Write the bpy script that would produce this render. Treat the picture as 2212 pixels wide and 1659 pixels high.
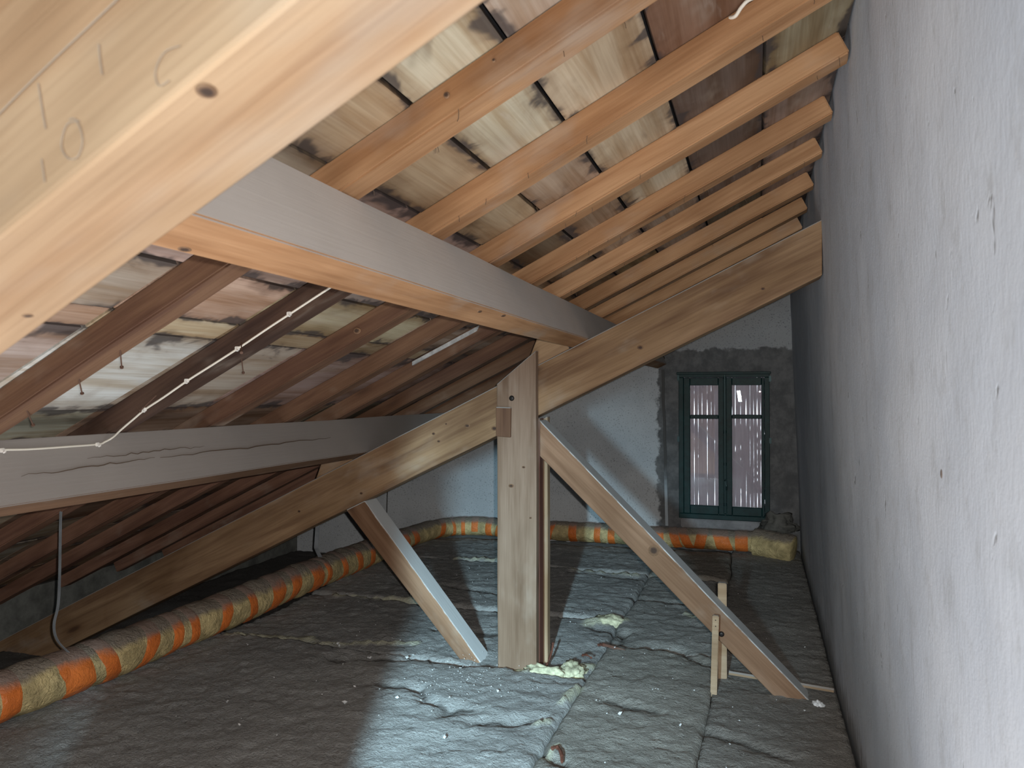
import bpy, bmesh, math, random
from mathutils import Vector, Matrix, noise
random.seed(7)
D = bpy.data
SC = bpy.context.scene
COL = SC.collection
for o in list(D.objects):
    D.objects.remove(o)

# ------------------------------------------------------------------ camera, world, lights
cam_d = D.cameras.new('camera')
cam_d.sensor_width = 36.0
cam_d.lens = 36.0 * 1600 / 2212
cam_d.clip_start = 0.02
cam_d.dof.use_dof = True
cam_d.dof.focus_distance = 3.0
cam_d.dof.aperture_fstop = 9.0
cam = D.objects.new('camera', cam_d)
COL.objects.link(cam)
YAW = math.atan(531 / 1600)
PIT = math.atan(20.5 * math.cos(YAW) / 1600)
cam.location = (0, 0, 1.15)
cam.rotation_euler = (math.pi / 2 + PIT, 0, YAW)
SC.camera = cam

world = D.worlds.new('sky')
SC.world = world
world.use_nodes = True
wb = world.node_tree.nodes['Background']
wb.inputs[0].default_value = (0.82, 0.90, 1.0, 1)
wb.inputs[1].default_value = 3.2

def light(name, kind, loc, energy, color, **kw):
    d = D.lights.new(name, kind)
    d.energy = energy
    d.color = color
    for k, v in kw.items():
        setattr(d, k, v)
    o = D.objects.new(name, d)
    COL.objects.link(o)
    o.location = loc
    return o

def aim(o, target, roll=0.0):
    q = (Vector(target) - o.location).to_track_quat('-Z', 'Y')
    o.rotation_euler = (q.to_matrix() @ Matrix.Rotation(roll, 3, 'Z')).to_euler()

# hand-held LED bar lamp, a step to the left of the camera
lamp = light('led_bar_lamp', 'AREA', (-0.275, -0.60, 1.10), 14.0, (0.55, 0.85, 1.0),
             shape='RECTANGLE', size=0.045, size_y=0.17, spread=math.radians(46))
aim(lamp, (-1.12, 2.45, -0.02), 0.14)
# the same lamp's unfocused glow around its beam
flood = light('led_bar_glow', 'AREA', (-0.275, -0.602, 1.10), 5.5, (0.72, 0.90, 1.0),
              shape='RECTANGLE', size=0.045, size_y=0.17, spread=math.radians(140))
aim(flood, (0.0, 3.0, 1.1), 0.14)
# phone flash beside the lens
flash = light('phone_flash', 'POINT', (0.03, 0.01, 1.17), 31.0, (1.0, 0.94, 0.88), shadow_soft_size=0.007)
flash.data.use_nodes = True
_nt = flash.data.node_tree
_fo = _nt.nodes.new('ShaderNodeLightFalloff')
_fo.inputs['Strength'].default_value = 1.0
_fo.inputs['Smooth'].default_value = 0.45
_nt.links.new(_fo.outputs['Linear'], _nt.nodes['Emission'].inputs['Strength'])
# added broad fill light shining up from floor level, out of view
floor_fill = light('fill_light', 'AREA', (-0.65, 0.68, -0.10), 20.0, (0.98, 0.97, 0.96), shape='RECTANGLE', size=1.7, size_y=1.0, spread=math.radians(165))
floor_fill.rotation_euler = (math.radians(180 + 8), 0, 0)

vs = SC.view_settings
vs.view_transform = 'Standard'
vs.look = 'None'
vs.gamma = 1.0
vs.use_curve_mapping = False
vs.exposure = 0.32
SC.cycles.use_denoising = True
SC.cycles.max_bounces = 6
SC.cycles.sample_clamp_indirect = 4.0

# ------------------------------------------------------------------ helpers: tagging
def tag(o, label=None, cat=None, group=None, kind=None):
    if label: o['label'] = label
    if cat: o['category'] = cat
    if group: o['group'] = group
    if kind: o['kind'] = kind
    return o

def empty(name, loc=(0, 0, 0)):
    o = D.objects.new(name, None)
    o.empty_display_size = 0.1
    o.location = loc
    COL.objects.link(o)
    return o

def link_mesh(name, me, mat=None, parent=None, matrix=None, smooth=False, color=None):
    if mat is not None and not me.materials:
        me.materials.append(mat)
    if smooth:
        for p in me.polygons:
            p.use_smooth = True
    o = D.objects.new(name, me)
    COL.objects.link(o)
    if matrix is not None:
        o.matrix_world = matrix
    if parent is not None:
        o.parent = parent
        o.matrix_parent_inverse = parent_world(parent).inverted()
    if color is not None:
        o.color = (*color, 1)
    return o

def parent_world(p):
    m = p.matrix_basis.copy()
    if p.parent is not None:
        m = parent_world(p.parent) @ p.matrix_parent_inverse @ m
    return m

def bm_mesh(name, bm):
    me = D.meshes.new(name)
    bmesh.ops.recalc_face_normals(bm, faces=bm.faces[:])
    bm.to_mesh(me)
    bm.free()
    return me

# ------------------------------------------------------------------ helpers: node materials
class NT:
    def __init__(self, name):
        self.m = D.materials.new(name)
        self.m.use_nodes = True
        self.t = self.m.node_tree
        self.b = self.t.nodes['Principled BSDF']
        self.out = self.t.nodes['Material Output']
        self.b.inputs['Specular IOR Level'].default_value = 0.25
    def n(self, typ, **kw):
        nd = self.t.nodes.new(typ)
        for k, v in kw.items():
            setattr(nd, k, v)
        return nd
    def l(self, a, b):
        self.t.links.new(a, b)
    def coord(self, which='Object', rand=True):
        tc = self.n('ShaderNodeTexCoord')
        s = tc.outputs[which]
        if rand:
            oi = self.n('ShaderNodeObjectInfo')
            mu = self.n('ShaderNodeVectorMath', operation='MULTIPLY_ADD')
            mu.inputs[0].default_value = (1, 1, 1)
            cb = self.n('ShaderNodeCombineXYZ')
            ml = self.n('ShaderNodeMath', operation='MULTIPLY')
            ml.inputs[1].default_value = 57.0
            self.l(oi.outputs['Random'], ml.inputs[0])
            for i in range(3):
                self.l(ml.outputs[0], cb.inputs[i])
            ad = self.n('ShaderNodeVectorMath', operation='ADD')
            self.l(s, ad.inputs[0]); self.l(cb.outputs[0], ad.inputs[1])
            return ad.outputs[0]
        return s
    def scaled(self, vec, s):
        mp = self.n('ShaderNodeVectorMath', operation='MULTIPLY')
        mp.inputs[1].default_value = s if hasattr(s, '__len__') else (s, s, s)
        self.l(vec, mp.inputs[0])
        return mp.outputs[0]
    def noise(self, vec, s=1.0, detail=3.0, rough=0.55, dist=0.0):
        nd = self.n('ShaderNodeTexNoise')
        nd.inputs['Scale'].default_value = 1.0
        nd.inputs['Detail'].default_value = detail
        nd.inputs['Roughness'].default_value = rough
        nd.inputs['Distortion'].default_value = dist
        self.l(self.scaled(vec, s), nd.inputs['Vector'])
        return nd.outputs['Fac']
    def voro(self, vec, s=1.0, rnd=1.0):
        nd = self.n('ShaderNodeTexVoronoi')
        nd.inputs['Scale'].default_value = 1.0
        nd.inputs['Randomness'].default_value = rnd
        self.l(self.scaled(vec, s), nd.inputs['Vector'])
        return nd.outputs['Distance']
    def ramp(self, fac, a, b, lo=0.0, hi=1.0):
        mr = self.n('ShaderNodeMapRange', interpolation_type='SMOOTHSTEP')
        mr.inputs['From Min'].default_value = a
        mr.inputs['From Max'].default_value = b
        mr.inputs['To Min'].default_value = lo
        mr.inputs['To Max'].default_value = hi
        self.l(fac, mr.inputs['Value'])
        return mr.outputs[0]
    def math(self, op, a, b=None, clamp=False):
        nd = self.n('ShaderNodeMath', operation=op, use_clamp=clamp)
        for i, v in enumerate((a, b)):
            if v is None: continue
            if isinstance(v, (int, float)): nd.inputs[i].default_value = v
            else: self.l(v, nd.inputs[i])
        return nd.outputs[0]
    def mix(self, fac, a, b, mode='MIX'):
        nd = self.n('ShaderNodeMix', data_type='RGBA', blend_type=mode)
        for i, v in ((0, fac), (6, a), (7, b)):
            if isinstance(v, (int, float)): nd.inputs[i].default_value = v
            elif isinstance(v, tuple): nd.inputs[i].default_value = (*v[:3], 1)
            else: self.l(v, nd.inputs[i])
        return nd.outputs[2]
    def normal_z(self):
        g = self.n('ShaderNodeNewGeometry')
        sp = self.n('ShaderNodeSeparateXYZ')
        self.l(g.outputs['Normal'], sp.inputs[0])
        return sp.outputs[2]
    def bump(self, h, strength=0.3, dist=0.01):
        b = self.n('ShaderNodeBump')
        b.inputs['Strength'].default_value = strength
        b.inputs['Distance'].default_value = dist
        self.l(h, b.inputs['Height'])
        self.l(b.outputs[0], self.b.inputs['Normal'])
    def done(self, col, rough=0.8):
        if isinstance(col, tuple): self.b.inputs['Base Color'].default_value = (*col, 1)
        else: self.l(col, self.b.inputs['Base Color'])
        if isinstance(rough, (int, float)): self.b.inputs['Roughness'].default_value = rough
        else: self.l(rough, self.b.inputs['Roughness'])
        return self.m

DUST = (0.36, 0.345, 0.33)

def wood_mat(name, light_c, dark_c, knots=True, dust=True, obj_tint=False, stain=False, dust_c=DUST, dust_lo=0.20, sheen=0.75):
    k = NT(name)
    v = k.coord()
    g1 = k.noise(v, (1.1, 16, 16), 4, 0.6, 0.5)
    g2 = k.noise(v, (5, 150, 150), 2, 0.5)
    bl = k.noise(v, (1.4, 3.5, 3.5), 3, 0.6, 0.4)
    if obj_tint:
        oi = k.n('ShaderNodeObjectInfo')
        lc = oi.outputs['Color']
        dc = k.mix(1.0, lc, dark_c, 'MULTIPLY')
    else:
        lc, dc = light_c, dark_c
    c = k.mix(k.ramp(g1, 0.38, 0.66), lc, dc)
    c = k.mix(k.ramp(g2, 0.35, 0.75, 0, 0.30), c, k.mix(1.0, c, (0.55, 0.48, 0.42), 'MULTIPLY'))
    c = k.mix(k.ramp(bl, 0.40, 0.68, 0, 0.75), c, k.mix(1.0, c, (0.58, 0.52, 0.46), 'MULTIPLY'))
    # milky grey weathering
    wz = k.noise(v, (2.2, 4.5, 4.5), 4, 0.65)
    c = k.mix(k.ramp(wz, 0.54, 0.76, 0, 0.45), c, (0.42, 0.36, 0.30))
    if knots:
        d = k.voro(v, (1.5, 6.0, 6.0))
        c = k.mix(k.ramp(d, 0.04, 0.11, 0.85, 0), c, (0.10, 0.055, 0.035))
        c = k.mix(k.ramp(d, 0.08, 0.22, 0.35, 0), c, k.mix(1.0, c, (0.55, 0.42, 0.33), 'MULTIPLY'))
    if stain:
        tc = k.n('ShaderNodeTexCoord')
        sp = k.n('ShaderNodeSeparateXYZ')
        k.l(tc.outputs['Generated'], sp.inputs[0])
        e = k.math('MINIMUM', sp.outputs[1], k.math('SUBTRACT', 1.0, sp.outputs[1]))
        sn = k.noise(v, (9, 9, 9), 3, 0.6, 0.6)
        e2 = k.math('SUBTRACT', e, k.math('MULTIPLY', k.math('SUBTRACT', sn, 0.50), 0.80))
        c = k.mix(k.ramp(e2, -0.02, 0.10, 0.82, 0), c, (0.06, 0.055, 0.06))
        c = k.mix(k.ramp(e2, 0.0, 0.32, 0.45, 0), c, k.mix(1.0, c, (0.50, 0.40, 0.34), 'MULTIPLY'))
        s2 = k.noise(v, (2.5, 6, 6), 3, 0.6, 0.8)
        c = k.mix(k.ramp(s2, 0.60, 0.72, 0, 0.5), c, k.mix(1.0, c, (0.28, 0.23, 0.20), 'MULTIPLY'))
        # whitish efflorescence
        s3 = k.noise(v, (3, 14, 14), 4, 0.7)
        c = k.mix(k.ramp(s3, 0.60, 0.78, 0, 0.4), c, (0.53, 0.475, 0.42))
    if dust:
        dn = k.noise(v, (14, 14, 14), 4, 0.65)
        dz = k.math('ADD', k.normal_z(), k.math('MULTIPLY', k.math('SUBTRACT', dn, 0.5), 0.35))
        big = k.noise(v, (3, 3, 3), 3, 0.6)
        dcol = k.mix(big, tuple(x * 0.86 for x in dust_c), tuple(min(1, x * 1.14) for x in dust_c))
        c = k.mix(k.ramp(dz, dust_lo, dust_lo + 0.14, 0, 0.93), c, dcol)
    k.bump(k.math('ADD', k.math('MULTIPLY', g1, 0.6), k.math('MULTIPLY', g2, 0.5)), 0.25, 0.004)
    return k.done(c, sheen)

M = {}
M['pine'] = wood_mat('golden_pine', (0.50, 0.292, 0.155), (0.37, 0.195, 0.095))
M['pine_near'] = wood_mat('fresh_pine', (0.50, 0.335, 0.205), (0.43, 0.25, 0.135), knots=False)
M['pine_truss'] = wood_mat('brown_pine', (0.36, 0.235, 0.135), (0.22, 0.130, 0.074))
M['pine_post'] = wood_mat('dull_pine', (0.29, 0.205, 0.150), (0.21, 0.140, 0.096))
M['pine_brace'] = wood_mat('brace_pine', (0.33, 0.202, 0.128), (0.245, 0.142, 0.085), dust_c=(0.58, 0.61, 0.62))
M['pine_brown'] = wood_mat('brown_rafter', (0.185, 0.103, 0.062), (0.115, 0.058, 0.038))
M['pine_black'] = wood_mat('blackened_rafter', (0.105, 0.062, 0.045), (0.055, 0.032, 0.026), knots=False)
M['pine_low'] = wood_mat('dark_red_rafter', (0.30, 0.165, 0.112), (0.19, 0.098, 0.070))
M['pine_stick'] = wood_mat('pale_batten', (0.46, 0.345, 0.235), (0.38, 0.265, 0.165), knots=False)
M['red_wood'] = wood_mat('red_brown_wood', (0.16, 0.065, 0.045), (0.11, 0.045, 0.032), knots=False, dust=False)
M['purlin'] = wood_mat('dusty_purlin', (0.48, 0.275, 0.145), (0.35, 0.18, 0.085), knots=False, dust_c=(0.62, 0.595, 0.57))
M['purlin_grey'] = wood_mat('grey_purlin', (0.20, 0.115, 0.07), (0.14, 0.08, 0.05), knots=False, dust_c=(0.29, 0.27, 0.255))
M['board'] = wood_mat('roof_board', (1, 1, 1), (0.72, 0.62, 0.52), knots=False, dust=False, obj_tint=True, stain=True)

def plain(name, c, rough=0.7, metal=0.0, var=0.0, scale=8, dust=0.0, dust_c=DUST, wrinkle=0.0):
    k = NT(name)
    k.b.inputs['Metallic'].default_value = metal
    col = c
    if var or dust:
        v = k.coord()
        nz = k.noise(v, scale, 4, 0.65)
        col = k.mix(k.ramp(nz, 0.3, 0.7), tuple(x * (1 - var) for x in c), tuple(min(1, x * (1 + var)) for x in c))
        if dust:
            dn = k.noise(v, 18, 4, 0.65)
            dz = k.math('ADD', k.normal_z(), k.math('MULTIPLY', k.math('SUBTRACT', dn, 0.5), 0.5))
            col = k.mix(k.ramp(dz, dust, dust + 0.4, 0, 0.95), col, dust_c)
    if wrinkle:
        wv = k.coord()
        k.bump(k.math('ADD', k.noise(wv, (22, 22, 22), 4, 0.65, 1.2), k.math('MULTIPLY', k.noise(wv, 70, 2, 0.6, 1.5), 0.4)), wrinkle, 0.02)
    return k.done(col, rough)

M['cable'] = plain('cable_white', (0.72, 0.68, 0.60), 0.5)
M['clip'] = plain('clip_white', (0.80, 0.78, 0.74), 0.5)
M['nail'] = plain('rusty_nail', (0.13, 0.075, 0.055), 0.7, 0.3)
M['bolt'] = plain('dark_bolt', (0.035, 0.03, 0.028), 0.45, 0.6)
def knot_mat():
    k = NT('wood_knot')
    tc = k.n('ShaderNodeTexCoord')
    mp = k.n('ShaderNodeVectorMath', operation='SUBTRACT'); mp.inputs[1].default_value = (0.5, 0.5, 0.5)
    k.l(tc.outputs['Generated'], mp.inputs[0])
    fl = k.n('ShaderNodeVectorMath', operation='MULTIPLY'); fl.inputs[1].default_value = (2, 2, 0)
    k.l(mp.outputs[0], fl.inputs[0])
    ln = k.n('ShaderNodeVectorMath', operation='LENGTH'); k.l(fl.outputs[0], ln.inputs[0])
    nz = k.noise(k.coord(), 160, 3, 0.6)
    d = k.math('ADD', ln.outputs['Value'], k.math('MULTIPLY', k.math('SUBTRACT', nz, 0.5), 0.5))
    c = k.mix(k.ramp(d, 0.40, 0.75), (0.060, 0.036, 0.026), (0.17, 0.098, 0.058))
    c = k.mix(k.ramp(d, 0.78, 1.02), c, (0.27, 0.165, 0.095))
    return k.done(c, 0.75)
M['knot'] = knot_mat()
M['pencil'] = plain('pencil_mark', (0.34, 0.27, 0.21), 0.8)
M['crack'] = plain('dark_crack', (0.10, 0.07, 0.05), 0.9)
M['felt'] = plain('dark_felt', (0.03, 0.03, 0.034), 0.9, 0, 0.3, 6)
M['strap'] = plain('grey_steel', (0.34, 0.37, 0.40), 0.45, 0.5, 0.15, 12)
M['orange'] = plain('orange_tape', (0.74, 0.20, 0.045), 0.32, 0, 0.18, 9, 0.36, (0.27, 0.22, 0.19), 0.5)
M['glasswool'] = plain('yellow_wool', (0.58, 0.47, 0.24), 0.6, 0, 0.3, 14, 0.34, (0.26, 0.225, 0.19), 0.8)
M['torn'] = plain('torn_wool', (0.50, 0.49, 0.34), 0.9, 0, 0.35, 45)
M['green'] = plain('green_paint', (0.004, 0.030, 0.031), 0.5, 0, 0.3, 14, 0.8, (0.11, 0.16, 0.17))
M['iron'] = plain('painted_iron', (0.02, 0.045, 0.048), 0.4, 0.3)
M['flake'] = plain('white_flake', (0.75, 0.77, 0.78), 0.6)
M['scrap'] = plain('dusty_scrap', (0.12, 0.12, 0.11), 0.9, 0, 0.4, 10, 0.5, (0.22, 0.22, 0.20))
M['sill'] = plain('sill_plaster', (0.26, 0.26, 0.27), 0.9, 0, 0.25, 8)

def glass_mat():
    k = NT('window_glass')
    t = k.t
    tr = k.n('ShaderNodeBsdfTransparent'); tr.inputs[0].default_value = (0.93, 0.95, 0.95, 1)
    gl = k.n('ShaderNodeBsdfGlossy'); gl.inputs['Roughness'].default_value = 0.0
    df = k.n('ShaderNodeBsdfDiffuse'); df.inputs[0].default_value = (0.5, 0.5, 0.5, 1)
    fr = k.n('ShaderNodeFresnel'); fr.inputs[0].default_value = 1.5
    m0 = k.n('ShaderNodeMixShader'); m0.inputs[0].default_value = 0.10
    k.l(tr.outputs[0], m0.inputs[1]); k.l(df.outputs[0], m0.inputs[2])
    m1 = k.n('ShaderNodeMixShader')
    k.l(k.math('MULTIPLY', fr.outputs[0], 1.6), m1.inputs[0]); k.l(m0.outputs[0], m1.inputs[1]); k.l(gl.outputs[0], m1.inputs[2])
    k.l(m1.outputs[0], k.out.inputs[0])
    return k.m
M['glass'] = glass_mat()

def shutter_mat():
    k = NT('shutter_slat')
    v = k.coord()
    nz = k.noise(v, (30, 30, 3), 3, 0.6)
    c = k.mix(nz, (0.54, 0.47, 0.50), (0.70, 0.62, 0.65))
    k.l(c, k.b.inputs['Base Color'])
    tl = k.n('ShaderNodeBsdfTranslucent')
    k.l(c, tl.inputs[0])
    mx = k.n('ShaderNodeMixShader'); mx.inputs[0].default_value = 0.28
    k.l(k.b.outputs[0], mx.inputs[1]); k.l(tl.outputs[0], mx.inputs[2])
    k.l(mx.outputs[0], k.out.inputs[0])
    k.b.inputs['Roughness'].default_value = 0.6
    return k.m
M['shutter'] = shutter_mat()

def stucco_mat():
    k = NT('roughcast_wall')
    v = k.coord('Object', False)
    big = k.noise(v, 1.6, 3, 0.6)
    c = k.mix(k.ramp(big, 0.3, 0.7), (0.52, 0.56, 0.635), (0.62, 0.65, 0.71))
    mot = k.noise(v, (16, 16, 9), 4, 0.7)
    c = k.mix(k.ramp(mot, 0.50, 0.72, 0, 0.35), c, (0.36, 0.365, 0.375))
    pit = k.noise(v, (30, 30, 15), 3, 0.6, 0.4)
    c = k.mix(k.ramp(pit, 0.70, 0.73, 0, 0.7), c, (0.17, 0.17, 0.175))
    gr = k.noise(v, (120, 120, 85), 3, 0.7)
    c = k.mix(k.ramp(gr, 0.55, 0.75, 0, 0.30), c, (0.66, 0.66, 0.68))
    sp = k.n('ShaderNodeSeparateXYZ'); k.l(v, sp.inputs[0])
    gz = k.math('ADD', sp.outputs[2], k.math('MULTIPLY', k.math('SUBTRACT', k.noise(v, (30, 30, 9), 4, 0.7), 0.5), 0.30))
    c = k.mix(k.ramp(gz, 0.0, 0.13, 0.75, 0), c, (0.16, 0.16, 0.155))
    fine = k.noise(v, (70, 70, 34), 4, 0.75)
    k.bump(k.math('ADD', fine, k.math('MULTIPLY', k.ramp(pit, 0.66, 0.74), -1.0)), 0.4, 0.004)
    return k.done(c, 0.92)
M['stucco'] = stucco_mat()

def backwall_mat():
    k = NT('back_plaster')
    v = k.coord('Object', False)
    sp = k.n('ShaderNodeSeparateXYZ'); k.l(v, sp.inputs[0])
    fine = k.noise(v, 55, 4, 0.7)
    big = k.noise(v, 2.2, 4, 0.6)
    c = k.mix(k.ramp(big, 0.3, 0.7), (0.44, 0.47, 0.50), (0.54, 0.57, 0.595))
    spk = k.noise(v, 95, 2, 0.6)
    c = k.mix(k.ramp(spk, 0.58, 0.68, 0, 0.7), c, (0.16, 0.17, 0.18))
    # rough cement render patched in around the window
    jag = k.noise(v, 11, 4, 0.6)
    jx = k.noise(v, 7, 4, 0.65)
    fx = k.ramp(k.math('ADD', sp.outputs[0], k.math('MULTIPLY', k.math('SUBTRACT', jx, 0.5), 0.22)), -0.745, -0.715)
    fz = k.ramp(k.math('ADD', sp.outputs[2], k.math('MULTIPLY', k.math('SUBTRACT', jag, 0.5), 0.16)), 1.47, 1.50, 1, 0)
    cem = k.mix(k.ramp(k.noise(v, 9, 4, 0.7), 0.35, 0.7), (0.11, 0.115, 0.12), (0.19, 0.195, 0.20))
    up = k.ramp(sp.outputs[2], 1.44, 1.50)
    c = k.mix(k.math('MULTIPLY', fx, up), c, k.mix(1.0, c, (0.72, 0.72, 0.72), 'MULTIPLY'))
    c = k.mix(k.math('MULTIPLY', fx, fz), c, cem)
    k.bump(k.math('ADD', fine, k.math('MULTIPLY', jag, 0.5)), 0.5, 0.006)
    return k.done(c, 0.92)
M['backwall'] = backwall_mat()

def batt_mat():
    k = NT('dusty_glass_wool')
    v = k.coord('Object', False)
    big = k.noise(v, 2.0, 4, 0.65)
    c = k.mix(k.ramp(big, 0.3, 0.7), (0.29, 0.293, 0.288), (0.37, 0.376, 0.37))
    fib = k.noise(v, (45, 60, 45), 4, 0.7, 0.8)
    c = k.mix(k.ramp(fib, 0.60, 0.74, 0, 0.35), c, (0.13, 0.125, 0.12))
    wh = k.noise(v, (12, 40, 20), 4, 0.7, 0.5)
    c = k.mix(k.ramp(wh, 0.66, 0.75, 0, 0.30), c, (0.42, 0.43, 0.42))
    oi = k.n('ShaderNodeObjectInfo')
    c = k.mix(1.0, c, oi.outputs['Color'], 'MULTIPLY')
    sp_ = k.noise(v, 85, 3, 0.7)
    c = k.mix(k.ramp(sp_, 0.58, 0.70, 0, 0.45), c, (0.10, 0.098, 0.095))
    c = k.mix(k.ramp(sp_, 0.30, 0.40, 0.30, 0), c, (0.50, 0.51, 0.50))
    at = k.n('ShaderNodeAttribute'); at.attribute_name = 'tear'
    tn = k.noise(v, 40, 3, 0.7)
    tf = k.math('MULTIPLY', at.outputs['Fac'], k.ramp(tn, 0.25, 0.6, 0.55, 1.0))
    c = k.mix(tf, c, (0.52, 0.52, 0.40))
    ac = k.n('ShaderNodeAttribute'); ac.attribute_name = 'crack'
    c = k.mix(ac.outputs['Fac'], c, (0.07, 0.065, 0.06))
    sm = k.noise(v, 75, 4, 0.75)
    k.bump(k.math('ADD', k.math('MULTIPLY', fib, 0.9), sm), 0.8, 0.012)
    k.b.inputs['Specular IOR Level'].default_value = 0.04
    return k.done(c, 0.98)
M['batt'] = batt_mat()

# ------------------------------------------------------------------ helpers: shapes
def prism(poly, y0, y1, ang, origin, bevel=0.004, cuts=0, wob=0.0, seed=0):
    """A timber in the cross-plane: outline poly in (x,z), extruded y0..y1; local x runs along the grain."""
    R = Matrix.Rotation(ang, 4, 'Y') if False else None
    ca, sa = math.cos(ang), math.sin(ang)
    loc = []
    for x, z in poly:
        dx, dz = x - origin[0], z - origin[1]
        loc.append((dx * ca + dz * sa, -dx * sa + dz * ca))
    yc = (y0 + y1) / 2
    bm = bmesh.new()
    a = [bm.verts.new((u, y0 - yc, w)) for u, w in loc]
    b = [bm.verts.new((u, y1 - yc, w)) for u, w in loc]
    n = len(a)
    bm.faces.new(a); bm.faces.new(b[::-1])
    for i in range(n):
        bm.faces.new((a[i], b[i], b[(i + 1) % n], a[(i + 1) % n]))
    us = [u for u, w in loc]
    u0, u1 = min(us), max(us)
    for i in range(1, cuts + 1):
        u = u0 + (u1 - u0) * i / (cuts + 1)
        bmesh.ops.bisect_plane(bm, geom=bm.verts[:] + bm.edges[:] + bm.faces[:], plane_co=(u, 0, 0), plane_no=(1, 0, 0))
    if wob:
        for v in bm.verts:
            v.co += noise.noise_vector(v.co * 3.0 + Vector((seed * 7.3, seed, 0))) * wob
    if bevel:
        bmesh.ops.recalc_face_normals(bm, faces=bm.faces[:])
        ed = [e for e in bm.edges if len(e.link_faces) == 2 and e.calc_face_angle(0) > 0.5]
        bmesh.ops.bevel(bm, geom=ed, offset=bevel, segments=2, affect='EDGES', profile=0.5)
    m = Matrix.Translation((origin[0], yc, origin[1])) @ Matrix(((ca, 0, -sa, 0), (0, 1, 0, 0), (sa, 0, ca, 0), (0, 0, 0, 1)))
    return bm, m

def timber(name, poly, y0, y1, ang, origin, mat, parent=None, pre=None, **kw):
    bm, m = prism(poly, y0, y1, ang, origin, **kw)
    if pre is not None: m = pre @ m
    return link_mesh(name, bm_mesh(name, bm), mat, parent, m)

def strut_poly(p0, p1, w_lo, w_hi):
    d = (Vector(p1) - Vector(p0)).normalized()
    n = Vector((-d.y, d.x))
    p0, p1 = Vector(p0), Vector(p1)
    return [tuple(p0 + n * w_lo), tuple(p1 + n * w_lo), tuple(p1 + n * w_hi), tuple(p0 + n * w_hi)]

def disc(name, at, normal, r, thick, mat, parent, sx=1.0, dome=0.3):
    """A short domed round (knot, bolt head) lying on a face."""
    bm = bmesh.new()
    seg = 14
    rings = [(1.0, -thick), (1.0, 0.0), (0.8, thick * dome), (0.4, thick * dome * 1.2)]
    vs_ = []
    for rr, h in rings:
        vs_.append([bm.verts.new((math.cos(i * 2 * math.pi / seg) * r * rr * sx, math.sin(i * 2 * math.pi / seg) * r * rr, h)) for i in range(seg)])
    for j in range(len(rings) - 1):
        for i in range(seg):
            bm.faces.new((vs_[j][i], vs_[j][(i + 1) % seg], vs_[j + 1][(i + 1) % seg], vs_[j + 1][i]))
    bm.faces.new(vs_[-1]); bm.faces.new(vs_[0][::-1])
    q = Vector(normal).to_track_quat('Z', 'Y')
    m = Matrix.Translation(at) @ q.to_matrix().to_4x4()
    return link_mesh(name, bm_mesh(name, bm), mat, parent, m, smooth=True)

def tube_mesh(name, pts, r, seg=8):
    bm = bmesh.new()
    rings = []
    P = [Vector(p) for p in pts]
    up = Vector((0.123, 0.31, 0.9)).normalized()
    for i, p in enumerate(P):
        t = (P[min(i + 1, len(P) - 1)] - P[max(i - 1, 0)]).normalized()
        a = t.cross(up).normalized(); b = a.cross(t)
        rr = r(i) if callable(r) else r
        rings.append([bm.verts.new(p + a * math.cos(k * 2 * math.pi / seg) * rr + b * math.sin(k * 2 * math.pi / seg) * rr) for k in range(seg)])
    for i in range(len(rings) - 1):
        for k in range(seg):
            bm.faces.new((rings[i][k], rings[i][(k + 1) % seg], rings[i + 1][(k + 1) % seg], rings[i + 1][k]))
    bm.faces.new(rings[0][::-1]); bm.faces.new(rings[-1])
    return bm_mesh(name, bm)

def smooth_path(pts, per=8):
    P = [Vector(p) for p in pts]
    out = []
    for i in range(len(P) - 1):
        p0, p1, p2, p3 = P[max(i - 1, 0)], P[i], P[i + 1], P[min(i + 2, len(P) - 1)]
        for j in range(per):
            t = j / per
            out.append(0.5 * ((2 * p1) + (p2 - p0) * t + (2 * p0 - 5 * p1 + 4 * p2 - p3) * t * t + (3 * p1 - p0 - 3 * p2 + p3) * t ** 3))
    out.append(P[-1])
    return out

def box_bm(bm, x0, x1, y0, y1, z0, z1):
    vs_ = [bm.verts.new(p) for p in ((x0, y0, z0), (x1, y0, z0), (x1, y1, z0), (x0, y1, z0), (x0, y0, z1), (x1, y0, z1), (x1, y1, z1), (x0, y1, z1))]
    for f in ((0, 3, 2, 1), (4, 5, 6, 7), (0, 1, 5, 4), (1, 2, 6, 5), (2, 3, 7, 6), (3, 0, 4, 7)):
        bm.faces.new([vs_[i] for i in f])
    return vs_

def box(name, x0, x1, y0, y1, z0, z1, mat, parent=None, bevel=0.003, rot=None):
    bm = bmesh.new()
    c = Vector(((x0 + x1) / 2, (y0 + y1) / 2, (z0 + z1) / 2))
    box_bm(bm, x0 - c.x, x1 - c.x, y0 - c.y, y1 - c.y, z0 - c.z, z1 - c.z)
    if bevel:
        bmesh.ops.bevel(bm, geom=bm.edges[:], offset=bevel, segments=2, affect='EDGES')
    m = Matrix.Translation(c)
    if rot is not None:
        m = m @ rot
    return link_mesh(name, bm_mesh(name, bm), mat, parent, m)

# ------------------------------------------------------------------ the geometry of the roof
YB = 5.80                     # inner face of the back wall
SL = 0.48                     # roof slope dz/dx
ANG = math.atan(SL)
CA, SA = math.cos(ANG), math.sin(ANG)
C_PR = 1.692                  # top of the principal rafters: z = C_PR + SL*x
C_RB = 1.884                  # underside of the common rafters
RAF_H = 0.065
C_BD = C_RB + RAF_H / CA      # underside of the boards
def wall_x(z): return 0.293 - 0.035 * z

# ------------------------------------------------------------------ setting: floor, walls, roof shell
bm = bmesh.new()
box_bm(bm, -4.3, 0.9, -0.9, 6.3, -0.48, -0.36)
tag(link_mesh('floor', bm_mesh('floor', bm), M['felt']), kind='structure')

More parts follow.
